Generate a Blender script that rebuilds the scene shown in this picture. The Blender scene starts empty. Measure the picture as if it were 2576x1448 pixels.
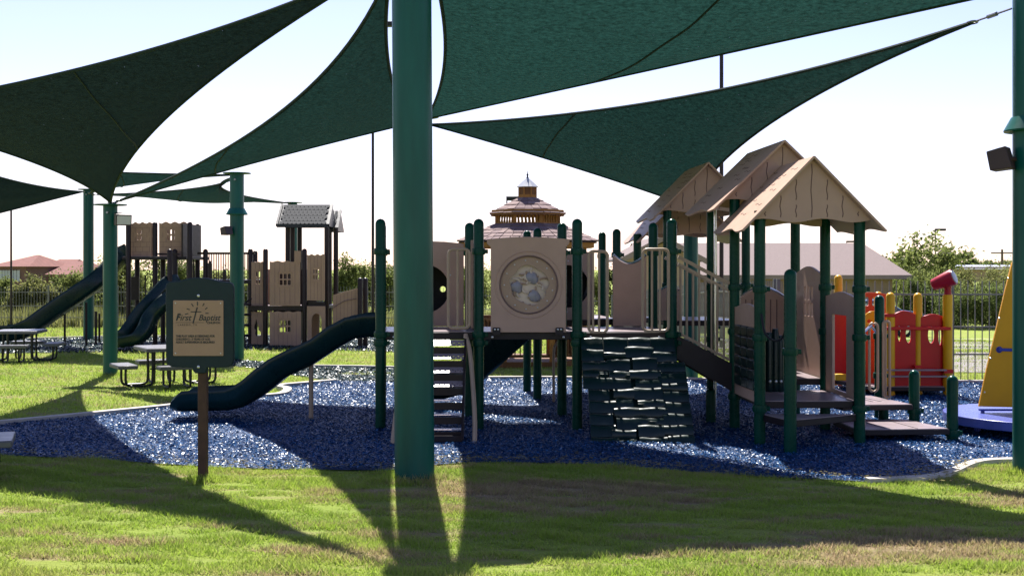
import bpy, bmesh, math, random
import numpy as np
from mathutils import Vector, Matrix, Euler
R = math.radians
random.seed(7)
rng = np.random.default_rng(11)
scene = bpy.context.scene
C = scene.collection

# ------------------------------------------------------------------ camera
# F: focal length in pixels of a 2576 px wide frame, H: eye height, HV: row of the horizon
F, H, HV = 3000.0, 1.72, 675.0
cam_data = bpy.data.cameras.new('camera')
cam_data.sensor_width = 36.0
cam_data.lens = 36.0 * F / 2576.0
cam_data.shift_y = -(724.0 - HV) / 2576.0
cam_data.clip_end = 2000.0
cam = bpy.data.objects.new('camera', cam_data)
cam.location = (0, 0, H)
cam.rotation_euler = (R(90), 0, 0)
C.objects.link(cam)
scene.camera = cam

# ------------------------------------------------------------------ sky and sun
SUN_EL = R(55.0)
SUN_AZ = math.atan2(-0.115, 1.0)          # measured from +Y towards +X
world = bpy.data.worlds.new('World')
scene.world = world
world.use_nodes = True
wn = world.node_tree.nodes
wl = world.node_tree.links
wn.clear()
sky = wn.new('ShaderNodeTexSky')
sky.sky_type = 'NISHITA'
sky.sun_disc = False
sky.sun_elevation = SUN_EL
sky.sun_rotation = SUN_AZ
sky.altitude = 100
sky.air_density = 1.0
sky.dust_density = 0.4
sky.ozone_density = 2.0
bg = wn.new('ShaderNodeBackground')
bg.inputs['Strength'].default_value = 0.068
wo = wn.new('ShaderNodeOutputWorld')
tint = wn.new('ShaderNodeMix'); tint.data_type = 'RGBA'; tint.blend_type = 'MULTIPLY'; tint.inputs[0].default_value = 1.0
tint.inputs[7].default_value = (1.09, 0.90, 1.04, 1)          # white balance of the whole sky
wl.new(sky.outputs[0], tint.inputs[6])
wl.new(tint.outputs[2], bg.inputs[0])
wl.new(bg.outputs[0], wo.inputs[0])

sun_data = bpy.data.lights.new('sun', 'SUN')
sun_data.energy = 4.7
sun_data.angle = R(0.5)
sun_data.color = (1.0, 0.955, 0.89)
sun = bpy.data.objects.new('sun', sun_data)
sd = Vector((math.sin(SUN_AZ) * math.cos(SUN_EL), math.cos(SUN_AZ) * math.cos(SUN_EL), math.sin(SUN_EL)))
sun.rotation_euler = (-sd).to_track_quat('-Z', 'Y').to_euler()
sun.location = sd * 60
C.objects.link(sun)

vs = scene.view_settings
vs.view_transform = 'Standard'
vs.look = 'None'
vs.gamma = 1.0
vs.exposure = 1.5
vs.use_curve_mapping = False
scene.cycles.max_bounces = 6
scene.cycles.transparent_max_bounces = 12
scene.cycles.use_denoising = True

# ------------------------------------------------------------------ helpers
def W(u, v, Y):
    return Vector(((u - 1288.0) * Y / F, Y, H + (HV - v) * Y / F))
def XU(u, Y):
    return (u - 1288.0) * Y / F
def ZV(v, Y):
    return H + (HV - v) * Y / F
def G(u, v):
    Y = F * H / (v - HV)
    return ((u - 1288.0) * Y / F, Y)
def sstep(a, b, x):
    t = np.clip((np.asarray(x, float) - a) / (b - a), 0, 1)
    return t * t * (3 - 2 * t)
def terrain(x, y):
    x = np.asarray(x, float); y = np.asarray(y, float)
    r = sstep(-5, 6, x)
    zl = -0.030 * np.clip(y - 28, 0, 16)
    zr = -0.040 * np.clip(y - 22, 0, 28) + 0.012 * np.clip(y - 52, 0, 70)
    zz = zl * (1 - r) + zr * r
    return zz + 0.006 * np.sin(x * 0.9 + 1.3) * np.sin(y * 0.7) * sstep(30, 20, y)
def TZ(x, y):
    return float(terrain(x, y))

class MB:
    def __init__(s):
        s.v = []; s.f = []
    def add(s, vs_, fs_):
        o = len(s.v)
        s.v += [tuple(p) for p in vs_]
        s.f += [tuple(i + o for i in f) for f in fs_]
        return s
    def box(s, c, sz, rz=0.0):
        hx, hy, hz = sz[0] / 2, sz[1] / 2, sz[2] / 2
        cr, sr = math.cos(rz), math.sin(rz)
        P = []
        for z in (-hz, hz):
            for x, y in ((-hx, -hy), (hx, -hy), (hx, hy), (-hx, hy)):
                P.append((c[0] + x * cr - y * sr, c[1] + x * sr + y * cr, c[2] + z))
        return s.add(P, [(3, 2, 1, 0), (4, 5, 6, 7), (0, 1, 5, 4), (1, 2, 6, 5), (2, 3, 7, 6), (3, 0, 4, 7)])
    def hexa(s, P):
        return s.add(P, [(3, 2, 1, 0), (4, 5, 6, 7), (0, 1, 5, 4), (1, 2, 6, 5), (2, 3, 7, 6), (3, 0, 4, 7)])
    def bar(s, p0, p1, w, h, up=(0, 0, 1)):
        p0 = Vector(p0); p1 = Vector(p1)
        d = (p1 - p0).normalized()
        a = d.cross(Vector(up))
        if a.length < 1e-4: a = d.cross(Vector((1, 0, 0)))
        a.normalize(); b = a.cross(d).normalized()
        P = []
        for p in (p0, p1):
            for i, j in ((-1, -1), (1, -1), (1, 1), (-1, 1)):
                P.append(p + a * (i * w / 2) + b * (j * h / 2))
        return s.add(P, [(0, 1, 2, 3), (7, 6, 5, 4), (0, 4, 5, 1), (1, 5, 6, 2), (2, 6, 7, 3), (3, 7, 4, 0)])
    def tube(s, pts, r, n=8, cap=True):
        pts = [Vector(p) for p in pts]
        rs = r if isinstance(r, (list, tuple)) else [r] * len(pts)
        base = len(s.v)
        prev = None
        for i, p in enumerate(pts):
            if i == 0: t = pts[1] - p
            elif i == len(pts) - 1: t = p - pts[i - 1]
            else: t = (pts[i + 1] - p).normalized() + (p - pts[i - 1]).normalized()
            t.normalize()
            if prev is None:
                a = t.cross(Vector((0, 0, 1)))
                if a.length < 1e-3: a = t.cross(Vector((0, 1, 0)))
            else:
                a = prev - t * prev.dot(t)
            a.normalize(); prev = a
            b = t.cross(a)
            for k in range(n):
                an = 2 * math.pi * k / n
                s.v.append(tuple(p + (a * math.cos(an) + b * math.sin(an)) * rs[i]))
        for i in range(len(pts) - 1):
            for k in range(n):
                k2 = (k + 1) % n
                s.f.append((base + i * n + k, base + i * n + k2, base + (i + 1) * n + k2, base + (i + 1) * n + k))
        if cap:
            s.f.append(tuple(base + k for k in reversed(range(n))))
            e = base + (len(pts) - 1) * n
            s.f.append(tuple(e + k for k in range(n)))
        return s
    def lathe(s, c, prof, n=16, axis=None):
        base = len(s.v)
        M = Matrix.Identity(3)
        if axis is not None:
            M = Vector((0, 0, 1)).rotation_difference(Vector(axis).normalized()).to_matrix()
        for r, z in prof:
            for k in range(n):
                an = 2 * math.pi * k / n
                q = M @ Vector((r * math.cos(an), r * math.sin(an), z))
                s.v.append((c[0] + q.x, c[1] + q.y, c[2] + q.z))
        for i in range(len(prof) - 1):
            for k in range(n):
                k2 = (k + 1) % n
                s.f.append((base + i * n + k, base + i * n + k2, base + (i + 1) * n + k2, base + (i + 1) * n + k))
        s.f.append(tuple(base + k for k in reversed(range(n))))
        e = base + (len(prof) - 1) * n
        s.f.append(tuple(e + k for k in range(n)))
        return s
    def sphere(s, c, r, n=12, m=8, sq=(1, 1, 1)):
        prof = []
        base = len(s.v)
        for i in range(m + 1):
            th = math.pi * i / m
            prof.append((max(1e-4, math.sin(th)) * r, -math.cos(th) * r))
        t = MB(); t.lathe((0, 0, 0), prof, n)
        return s.add([(c[0] + x * sq[0], c[1] + y * sq[1], c[2] + z * sq[2]) for x, y, z in t.v], t.f)
    def plate(s, outline, holes, th, o, ex, ez, bevel=0.0):
        """flat plate with holes: outline in (x,z) of the frame o + ex*x + ez*z, thickness th centred"""
        cu = bpy.data.curves.new('tmp', 'CURVE')
        cu.dimensions = '2D'; cu.fill_mode = 'BOTH'
        cu.extrude = max(th / 2 - bevel, 0.0005); cu.bevel_depth = bevel; cu.bevel_resolution = 1
        for loop in [outline] + list(holes):
            sp = cu.splines.new('POLY')
            sp.points.add(len(loop) - 1)
            for p, q in zip(sp.points, loop): p.co = (q[0], q[1], 0, 1)
            sp.use_cyclic_u = True
        ob = bpy.data.objects.new('tmp', cu)
        me = bpy.data.meshes.new_from_object(ob)
        ex = Vector(ex); ez = Vector(ez); n = ex.cross(ez); o = Vector(o)
        s.add([o + ex * p.co.x + ez * p.co.y + n * p.co.z for p in me.vertices], [tuple(f.vertices) for f in me.polygons])
        bpy.data.objects.remove(ob); bpy.data.curves.remove(cu); bpy.data.meshes.remove(me)
        return s
    def text(s, txt, size, th, o, ex, ez, shear=0.0, align='LEFT', wide=1.0, bold=0.0):
        cu = bpy.data.curves.new('tmp', 'FONT')
        cu.body = txt; cu.size = size; cu.extrude = th / 2; cu.shear = shear; cu.align_x = align
        cu.offset = bold
        ob = bpy.data.objects.new('tmp', cu)
        me = bpy.data.meshes.new_from_object(ob)
        ex = Vector(ex); ez = Vector(ez); n = ex.cross(ez); o = Vector(o)
        s.add([o + ex * p.co.x * wide + ez * p.co.y + n * p.co.z for p in me.vertices], [tuple(f.vertices) for f in me.polygons])
        bpy.data.objects.remove(ob); bpy.data.curves.remove(cu); bpy.data.meshes.remove(me)
        return s
    def build(s, name, mat, parent=None, org=None, sharp=38, bevel=0.0, kind=None):
        o0 = ORG.get(parent.name, Vector((0, 0, 0))) if parent else (Vector(org) if org is not None else Vector((0, 0, 0)))
        me = bpy.data.meshes.new(name)
        me.from_pydata([(p[0] - o0.x, p[1] - o0.y, p[2] - o0.z) for p in s.v], [], s.f)
        me.materials.append(M[mat])
        me.shade_smooth()
        me.set_sharp_from_angle(angle=R(sharp))
        ob = bpy.data.objects.new(name, me)
        C.objects.link(ob)
        if parent: ob.parent = parent
        else: ob.location = o0
        ORG[ob.name] = o0
        if bevel:
            m = ob.modifiers.new('bevel', 'BEVEL'); m.width = bevel; m.segments = 2; m.limit_method = 'ANGLE'; m.angle_limit = R(40)
        if kind: ob['kind'] = kind
        return ob
ORG = {}
def thing(name, label, cat, loc=(0, 0, 0), group=None):
    o = bpy.data.objects.new(name, None)
    o.empty_display_size = 0.2
    C.objects.link(o)
    o.location = loc
    ORG[o.name] = Vector(loc)
    return tag(o, label, cat, group)
def tag(o, label=None, cat=None, group=None, kind=None):
    if label: o['label'] = label
    if cat: o['category'] = cat
    if group: o['group'] = group
    if kind: o['kind'] = kind
    return o
def dup_part(o, parent, loc):
    c = o.copy(); C.objects.link(c); c.parent = parent; c.location = loc
    return c
def arc(cx, cy, r, a0, a1, n):
    return [(cx + r * math.cos(R(a0 + (a1 - a0) * i / n)), cy + r * math.sin(R(a0 + (a1 - a0) * i / n))) for i in range(n + 1)]
def circ(cx, cy, r, n=24, ry=None):
    ry = ry or r
    return [(cx + r * math.cos(2 * math.pi * i / n), cy + ry * math.sin(2 * math.pi * i / n)) for i in range(n)]
def rrect(x0, z0, x1, z1, r, n=4):
    return (arc(x1 - r, z1 - r, r, 0, 90, n) + arc(x0 + r, z1 - r, r, 90, 180, n) + arc(x0 + r, z0 + r, r, 180, 270, n) + arc(x1 - r, z0 + r, r, 270, 360, n))
def smooth_path(pts, k=4):
    """Catmull-Rom through the points"""
    P = [Vector(p) for p in pts]
    P = [P[0] * 2 - P[1]] + P + [P[-1] * 2 - P[-2]]
    out = []
    for i in range(1, len(P) - 2):
        for j in range(k):
            t = j / k
            a, b, c, d = P[i - 1], P[i], P[i + 1], P[i + 2]
            out.append(0.5 * ((2 * b) + (c - a) * t + (2 * a - 5 * b + 4 * c - d) * t * t + (3 * b - a - 3 * c + d) * t ** 3))
    out.append(P[-2])
    return out

# ------------------------------------------------------------------ materials
M = {}
def nodes(name):
    m = bpy.data.materials.new(name); m.use_nodes = True
    M[name] = m
    nt = m.node_tree
    b = nt.nodes['Principled BSDF']
    return m, nt, b
def coords(nt, scale=(1, 1, 1)):
    tc = nt.nodes.new('ShaderNodeTexCoord')
    mp = nt.nodes.new('ShaderNodeMapping')
    mp.inputs['Scale'].default_value = scale
    nt.links.new(tc.outputs['Object'], mp.inputs['Vector'])
    return mp.outputs['Vector']
def noise(nt, vec, scale, detail=4, rough=0.55):
    n = nt.nodes.new('ShaderNodeTexNoise')
    n.inputs['Scale'].default_value = scale; n.inputs['Detail'].default_value = detail; n.inputs['Roughness'].default_value = rough
    if vec: nt.links.new(vec, n.inputs['Vector'])
    return n.outputs['Fac']
def ramp(nt, fac, stops):
    r = nt.nodes.new('ShaderNodeValToRGB')
    while len(r.color_ramp.elements) < len(stops): r.color_ramp.elements.new(0.5)
    for e, (p, c) in zip(r.color_ramp.elements, stops):
        e.position = p; e.color = (c[0], c[1], c[2], 1)
    nt.links.new(fac, r.inputs[0])
    return r.outputs[0]
def bump(nt, fac, b, strength, dist=0.01):
    n = nt.nodes.new('ShaderNodeBump')
    n.inputs['Strength'].default_value = strength; n.inputs['Distance'].default_value = dist
    nt.links.new(fac, n.inputs['Height'])
    nt.links.new(n.outputs[0], b.inputs['Normal'])
def mixc(nt, fac, a, c):
    n = nt.nodes.new('ShaderNodeMix'); n.data_type = 'RGBA'
    if isinstance(fac, float): n.inputs[0].default_value = fac
    else: nt.links.new(fac, n.inputs[0])
    for i, q in ((6, a), (7, c)):
        if isinstance(q, tuple): n.inputs[i].default_value = (*q, 1)
        else: nt.links.new(q, n.inputs[i])
    return n.outputs[2]
def plain(name, col, rough=0.5, var=0.18, scale=6.0, metal=0.0, spec=0.28, bmp=0.08, bscale=60.0, coat=0.0, stretch=(1, 1, 1)):
    m, nt, b = nodes(name)
    vec = coords(nt, stretch)
    d = tuple(c * (1 - var) for c in col); l = tuple(min(1, c * (1 + var)) for c in col)
    b.inputs['Roughness'].default_value = rough
    b.inputs['Metallic'].default_value = metal
    b.inputs['Specular IOR Level'].default_value = spec
    b.inputs['Coat Weight'].default_value = coat
    nt.links.new(ramp(nt, noise(nt, vec, scale, 6), [(0.3, d), (0.7, l)]), b.inputs['Base Color'])
    rr = nt.nodes.new('ShaderNodeMapRange')
    rr.inputs['To Min'].default_value = max(0.02, rough - 0.1); rr.inputs['To Max'].default_value = min(1, rough + 0.12)
    nt.links.new(noise(nt, vec, scale * 2.3, 5), rr.inputs['Value'])
    nt.links.new(rr.outputs[0], b.inputs['Roughness'])
    if bmp: bump(nt, noise(nt, vec, bscale, 3), b, bmp, 0.004)
    return m
plain('pole_green', (0.003, 0.074, 0.058), 0.34, 0.22, 2.2, bmp=0.04, spec=0.28, stretch=(3, 3, 0.5))
plain('post_green', (0.0008, 0.044, 0.027), 0.27, 0.14, 5.0, bmp=0.03, spec=0.13)
plain('slide_green', (0.0026, 0.018, 0.019), 0.28, 0.15, 4.0, bmp=0.06, spec=0.30)
plain('rock_green', (0.0022, 0.0150, 0.0135), 0.30, 0.15, 9.0, bmp=0.04, bscale=30, spec=0.30)
plain('tan', (0.42, 0.275, 0.208), 0.48, 0.06, 5.0, bmp=0.10, bscale=220)
plain('tan_light', (0.36, 0.24, 0.165), 0.45, 0.06, 5.0, bmp=0.08, bscale=220)
plain('tan_tube', (0.36, 0.26, 0.18), 0.40, 0.08, 6.0, bmp=0.03)
plain('groove', (0.165, 0.105, 0.088), 0.6, 0.1)
plain('brown_metal', (0.016, 0.008, 0.009), 0.38, 0.2, 5.0, bmp=0.03)
plain('brown_wood', (0.070, 0.036, 0.022), 0.6, 0.3, 8.0)
plain('deck', (0.25, 0.20, 0.21), 0.30, 0.14, 7.0, bmp=0.12, bscale=120)
plain('deck_edge', (0.014, 0.009, 0.012), 0.45, 0.15)
plain('chrome', (0.62, 0.63, 0.65), 0.22, 0.05, metal=0.9, bmp=0)
plain('bolt', (0.5, 0.5, 0.5), 0.3, 0.1, metal=0.8, bmp=0)
plain('black', (0.012, 0.012, 0.014), 0.5, 0.1)
plain('red', (0.46, 0.006, 0.010), 0.34, 0.10, 4.0, bmp=0.05)
plain('orange_red', (0.48, 0.045, 0.010), 0.38, 0.10, 4.0)
plain('maroon', (0.30, 0.006, 0.020), 0.35, 0.10, 4.0)
plain('yellow', (0.62, 0.33, 0.006), 0.35, 0.06, 4.0, bmp=0.04)
plain('yellow_panel', (0.50, 0.24, 0.003), 0.36, 0.06, 4.0)
plain('blue_deck', (0.075, 0.095, 0.31), 0.28, 0.12, 5.0)
plain('blue', (0.03, 0.05, 0.30), 0.4, 0.1)
plain('sign_green', (0.006, 0.020, 0.023), 0.52, 0.12, 9.0, bmp=0.15, bscale=180)
plain('sign_plate', (0.34, 0.215, 0.135), 0.5, 0.05, 8.0)
plain('ink', (0.035, 0.038, 0.036), 0.6, 0.05, bmp=0)
plain('grey_globe', (0.27, 0.25, 0.275), 0.18, 0.15, 12.0, bmp=0)
plain('pale', (0.60, 0.48, 0.38), 0.3, 0.12, 9.0)
plain('concrete', (0.42, 0.385, 0.34), 0.85, 0.14, 6.0, bmp=0.3, bscale=70)
plain('table_top', (0.14, 0.138, 0.15), 0.34, 0.12, 6.0, bmp=0.08)
plain('table_edge', (0.10, 0.10, 0.10), 0.5, 0.12)
plain('table_leg', (0.012, 0.014, 0.014), 0.4, 0.1)
plain('lamp_body', (0.045, 0.028, 0.028), 0.45, 0.1)
plain('lamp_glass', (0.55, 0.55, 0.56), 0.15, 0.05)
plain('fence', (0.15, 0.145, 0.14), 0.5, 0.2)
plain('cedar', (0.30, 0.135, 0.028), 0.65, 0.22, 9.0, bmp=0.2, bscale=50)
plain('cedar_dark', (0.15, 0.065, 0.022), 0.7, 0.25, 9.0)
plain('shingle_a', (0.20, 0.14, 0.13), 0.9, 0.22, 22.0, bmp=0.4, bscale=140)
plain('shingle_b', (0.155, 0.105, 0.105), 0.9, 0.22, 22.0, bmp=0.4, bscale=140)
plain('stucco', (0.36, 0.26, 0.18), 0.9, 0.06, 3.0, bmp=0.2)
plain('stucco_pink', (0.17, 0.10, 0.08), 0.9, 0.08, 3.0)
plain('fascia', (0.25, 0.19, 0.165), 0.8, 0.08, 3.0)
plain('roof_pink', (0.155, 0.118, 0.112), 0.9, 0.16, 16.0, bmp=0.5, bscale=24)
plain('roof_red', (0.155, 0.062, 0.050), 0.9, 0.16, 2.0)
plain('window_glass', (0.40, 0.43, 0.46), 0.12, 0.1, bmp=0)
plain('asphalt', (0.20, 0.175, 0.18), 0.9, 0.10, 1.2, bmp=0.3, bscale=90)
plain('white_paint', (0.75, 0.75, 0.73), 0.7, 0.08)
plain('car_paint', (0.035, 0.05, 0.10), 0.22, 0.08, bmp=0, coat=0.6)
plain('rubber', (0.02, 0.02, 0.02), 0.8, 0.1)
plain('bark', (0.10, 0.075, 0.055), 0.9, 0.3, 14.0, bmp=0.4)
plain('metal_roof', (0.34, 0.35, 0.38), 0.35, 0.1)
plain('castle_roof', (0.016, 0.018, 0.024), 0.35, 0.2, 8.0)
plain('castle_tile', (0.034, 0.037, 0.040), 0.8, 0.12, 8.0)
plain('castle_tan', (0.36, 0.225, 0.155), 0.55, 0.07, 4.0)

def leafmat(name, a, b_, c, trans=0.45, rough=0.5):
    m, nt, b = nodes(name)
    at = nt.nodes.new('ShaderNodeAttribute'); at.attribute_name = 'rnd'
    col = ramp(nt, at.outputs['Fac'], [(0.0, a), (0.5, b_), (1.0, c)])
    b.inputs['Roughness'].default_value = rough
    b.inputs['Specular IOR Level'].default_value = 0.08
    nt.links.new(col, b.inputs['Base Color'])
    tr = nt.nodes.new('ShaderNodeBsdfTranslucent')
    nt.links.new(col, tr.inputs['Color'])
    mx = nt.nodes.new('ShaderNodeMixShader'); mx.inputs[0].default_value = trans
    nt.links.new(b.outputs[0], mx.inputs[1]); nt.links.new(tr.outputs[0], mx.inputs[2])
    nt.links.new(mx.outputs[0], nt.nodes['Material Output'].inputs[0])
    return m
leafmat('leaf_mesquite', (0.105, 0.132, 0.036), (0.148, 0.180, 0.050), (0.21, 0.23, 0.075), 0.6)
leafmat('leaf_dark', (0.085, 0.115, 0.036), (0.115, 0.150, 0.045), (0.16, 0.185, 0.06), 0.6)
leafmat('leaf_olive', (0.125, 0.138, 0.048), (0.168, 0.182, 0.060), (0.23, 0.225, 0.08), 0.6)
leafmat('leaf_dry', (0.20, 0.17, 0.08), (0.24, 0.21, 0.10), (0.30, 0.26, 0.13))

# grass: blade colour from patches (green, lush, dead straw) in world space and from each blade's own number
def patch_color(nt, vec, own=None):
    big = noise(nt, vec, 0.55, 4, 0.6)
    streak = coords(nt, (0.55, 2.4, 1.0))
    mid = noise(nt, streak, 1.7, 5, 0.65)
    fine = noise(nt, vec, 9.0, 4, 0.6)
    g = ramp(nt, big, [(0.30, (0.200, 0.312, 0.032)), (0.52, (0.272, 0.380, 0.048)), (0.72, (0.335, 0.388, 0.072))])
    straw = ramp(nt, fine, [(0.3, (0.28, 0.205, 0.115)), (0.7, (0.43, 0.33, 0.195))])
    sm = nt.nodes.new('ShaderNodeMapRange')
    sm.inputs['From Min'].default_value = 0.50; sm.inputs['From Max'].default_value = 0.68
    f = mid
    # worn, dried-out places: in front of the round window and at the near edge on the right
    tc = nt.nodes.new('ShaderNodeTexCoord')
    for (cx, cy, rx, ry, amt) in ((0.35, 9.1, 1.9, 0.9, 0.22), (2.3, 7.35, 1.9, 0.55, 0.22), (-1.2, 7.2, 0.8, 0.25, 0.12), (4.2, 8.9, 0.9, 0.5, 0.16)):
        mp = nt.nodes.new('ShaderNodeMapping')
        mp.inputs['Location'].default_value = (-cx / rx, -cy / ry, 0); mp.inputs['Scale'].default_value = (1 / rx, 1 / ry, 0)
        nt.links.new(tc.outputs['Object'], mp.inputs['Vector'])
        ln = nt.nodes.new('ShaderNodeVectorMath'); ln.operation = 'LENGTH'
        nt.links.new(mp.outputs[0], ln.inputs[0])
        mr = nt.nodes.new('ShaderNodeMapRange'); mr.interpolation_type = 'SMOOTHSTEP'
        mr.inputs['From Min'].default_value = 1.15; mr.inputs['From Max'].default_value = 0.15
        mr.inputs['To Min'].default_value = 0.0; mr.inputs['To Max'].default_value = amt
        nt.links.new(ln.outputs['Value'], mr.inputs['Value'])
        ad = nt.nodes.new('ShaderNodeMath'); ad.operation = 'ADD'
        nt.links.new(f, ad.inputs[0]); nt.links.new(mr.outputs[0], ad.inputs[1])
        f = ad.outputs[0]
    nt.links.new(f, sm.inputs['Value'])
    f = sm.outputs[0]
    if own is not None:
        ad = nt.nodes.new('ShaderNodeMath'); ad.operation = 'MULTIPLY_ADD'
        nt.links.new(own, ad.inputs[0]); ad.inputs[1].default_value = 0.9; ad.inputs[2].default_value = -0.45
        a2 = nt.nodes.new('ShaderNodeMath'); a2.operation = 'ADD'; a2.use_clamp = True
        nt.links.new(f, a2.inputs[0]); nt.links.new(ad.outputs[0], a2.inputs[1])
        f = a2.outputs[0]
    return mixc(nt, f, g, straw), fine
m, nt, b = nodes('grass_blade')
at = nt.nodes.new('ShaderNodeAttribute'); at.attribute_name = 'rnd'
col, _ = patch_color(nt, coords(nt), at.outputs['Fac'])
nt.links.new(col, b.inputs['Base Color']); b.inputs['Roughness'].default_value = 0.55; b.inputs['Specular IOR Level'].default_value = 0.3
tr = nt.nodes.new('ShaderNodeBsdfTranslucent'); nt.links.new(col, tr.inputs['Color'])
mx = nt.nodes.new('ShaderNodeMixShader'); mx.inputs[0].default_value = 0.5
nt.links.new(b.outputs[0], mx.inputs[1]); nt.links.new(tr.outputs[0], mx.inputs[2])
nt.links.new(mx.outputs[0], nt.nodes['Material Output'].inputs[0])
m, nt, b = nodes('lawn')
vec = coords(nt)
col, fine = patch_color(nt, vec)
nt.links.new(mixc(nt, 0.42, col, (0.10, 0.085, 0.045)), b.inputs['Base Color'])
b.inputs['Roughness'].default_value = 0.95; b.inputs['Specular IOR Level'].default_value = 0.1
bump(nt, noise(nt, coords(nt, (1, 2.0, 1)), 14.0, 6, 0.7), b, 0.8, 0.05)

def mulch(name, base, hi, chipname):
    m, nt, b = nodes(name)
    vec = coords(nt)
    nt.links.new(ramp(nt, noise(nt, vec, 30, 4), [(0.3, tuple(c * 0.5 for c in base)), (0.7, base)]), b.inputs['Base Color'])
    b.inputs['Roughness'].default_value = 0.7
    bump(nt, noise(nt, vec, 45, 4), b, 0.9, 0.03)
    m, nt, b = nodes(chipname)
    at = nt.nodes.new('ShaderNodeAttribute'); at.attribute_name = 'rnd'
    nt.links.new(ramp(nt, at.outputs['Fac'], [(0.0, tuple(c * 0.55 for c in base)), (0.7, base), (0.90, hi), (0.97, tuple(min(1, c * 1.2 + 0.055) for c in hi)), (0.992, tuple(min(1, c * 1.4 + 0.16) for c in hi)), (1.0, (0.17, 0.11, 0.07))]), b.inputs['Base Color'])
    b.inputs['Roughness'].default_value = 0.28; b.inputs['Specular IOR Level'].default_value = 0.10
mulch('blue_mulch', (0.004, 0.048, 0.158), (0.016, 0.088, 0.215), 'blue_chip')
mulch('green_mulch', (0.018, 0.042, 0.040), (0.045, 0.075, 0.075), 'green_chip')

# shade cloth: dark green knitted fabric that lets a little light through, with pin holes in the knit
def cloth(name, k, tcol, tmix):
    m, nt, b = nodes(name)
    vec = coords(nt)
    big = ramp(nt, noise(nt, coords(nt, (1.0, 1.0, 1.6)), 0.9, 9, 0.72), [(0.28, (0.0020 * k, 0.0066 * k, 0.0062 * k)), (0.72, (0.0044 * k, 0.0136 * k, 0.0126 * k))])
    knit = noise(nt, coords(nt, (1, 1, 2.2)), 17, 8, 0.82)
    fine = ramp(nt, knit, [(0.36, (0.45, 0.45, 0.45)), (0.64, (1.75, 1.75, 1.75))])
    ml = nt.nodes.new('ShaderNodeMix'); ml.data_type = 'RGBA'; ml.blend_type = 'MULTIPLY'; ml.inputs[0].default_value = 1.0
    nt.links.new(big, ml.inputs[6]); nt.links.new(fine, ml.inputs[7])
    nt.links.new(ml.outputs[2], b.inputs['Base Color']); b.inputs['Roughness'].default_value = 0.8; b.inputs['Specular IOR Level'].default_value = 0.12
    bump(nt, noise(nt, vec, 34, 8, 0.8), b, 0.7, 0.03)
    t2 = nt.nodes.new('ShaderNodeMix'); t2.data_type = 'RGBA'; t2.blend_type = 'MULTIPLY'; t2.inputs[0].default_value = 1.0
    t2.inputs[6].default_value = (*tcol, 1); nt.links.new(fine, t2.inputs[7])
    tr = nt.nodes.new('ShaderNodeBsdfTranslucent'); nt.links.new(t2.outputs[2], tr.inputs['Color'])
    mx = nt.nodes.new('ShaderNodeMixShader'); mx.inputs[0].default_value = tmix
    nt.links.new(b.outputs[0], mx.inputs[1]); nt.links.new(tr.outputs[0], mx.inputs[2])
    vo = nt.nodes.new('ShaderNodeTexVoronoi'); vo.inputs['Scale'].default_value = 20
    nt.links.new(vec, vo.inputs['Vector'])
    near = nt.nodes.new('ShaderNodeMath'); near.operation = 'LESS_THAN'; near.inputs[1].default_value = 0.10
    nt.links.new(vo.outputs['Distance'], near.inputs[0])
    sp = nt.nodes.new('ShaderNodeSeparateColor'); nt.links.new(vo.outputs['Color'], sp.inputs[0])
    few = nt.nodes.new('ShaderNodeMath'); few.operation = 'GREATER_THAN'; few.inputs[1].default_value = 0.955
    nt.links.new(sp.outputs[0], few.inputs[0])
    an = nt.nodes.new('ShaderNodeMath'); an.operation = 'MULTIPLY'
    nt.links.new(near.outputs[0], an.inputs[0]); nt.links.new(few.outputs[0], an.inputs[1])
    sc = nt.nodes.new('ShaderNodeMath'); sc.operation = 'MULTIPLY'; sc.inputs[1].default_value = 0.16
    nt.links.new(an.outputs[0], sc.inputs[0])
    tp = nt.nodes.new('ShaderNodeBsdfTransparent')
    m2 = nt.nodes.new('ShaderNodeMixShader')
    nt.links.new(sc.outputs[0], m2.inputs[0]); nt.links.new(mx.outputs[0], m2.inputs[1]); nt.links.new(tp.outputs[0], m2.inputs[2])
    nt.links.new(m2.outputs[0], nt.nodes['Material Output'].inputs[0])
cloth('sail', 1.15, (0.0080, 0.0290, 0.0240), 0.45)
cloth('sail_mid', 1.0, (0.0055, 0.0180, 0.0155), 0.40)  # same cloth, with the duller light on these sails put into its colour
cloth('sail_dimmed', 0.66, (0.0034, 0.0080, 0.0072), 0.35)  # same cloth again; darkness of the grazing view is put into its colour
plain('sail_seam', (0.008, 0.022, 0.020), 0.8, 0.1)
plain('steel', (0.25, 0.25, 0.26), 0.35, 0.1, metal=0.8, bmp=0)
# ================================================================== the ground
def grid_sheet(name, mat, xs, ys, dz=0.0, kind='structure'):
    xs = np.asarray(xs, float); ys = np.asarray(ys, float)
    X, Y = np.meshgrid(xs, ys)
    Z = terrain(X, Y) + dz
    v = np.stack([X.ravel(), Y.ravel(), Z.ravel()], 1)
    nx = len(xs)
    f = [(j * nx + i, j * nx + i + 1, (j + 1) * nx + i + 1, (j + 1) * nx + i) for j in range(len(ys) - 1) for i in range(nx - 1)]
    mb = MB(); mb.add(v.tolist(), f)
    return mb.build(name, mat, kind=kind)
xs = np.concatenate([[-700, -400, -220, -140, -90, -65], np.arange(-50, 50.1, 1.0), [65, 90, 140, 220, 400, 700]])
ys = np.concatenate([[-30, -15, -6], np.arange(0, 60, 1.0), [62, 66, 72, 80, 90, 105, 125, 150, 200, 300, 500, 900, 1500]])
lawn = grid_sheet('lawn', 'lawn', xs, ys)

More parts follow.
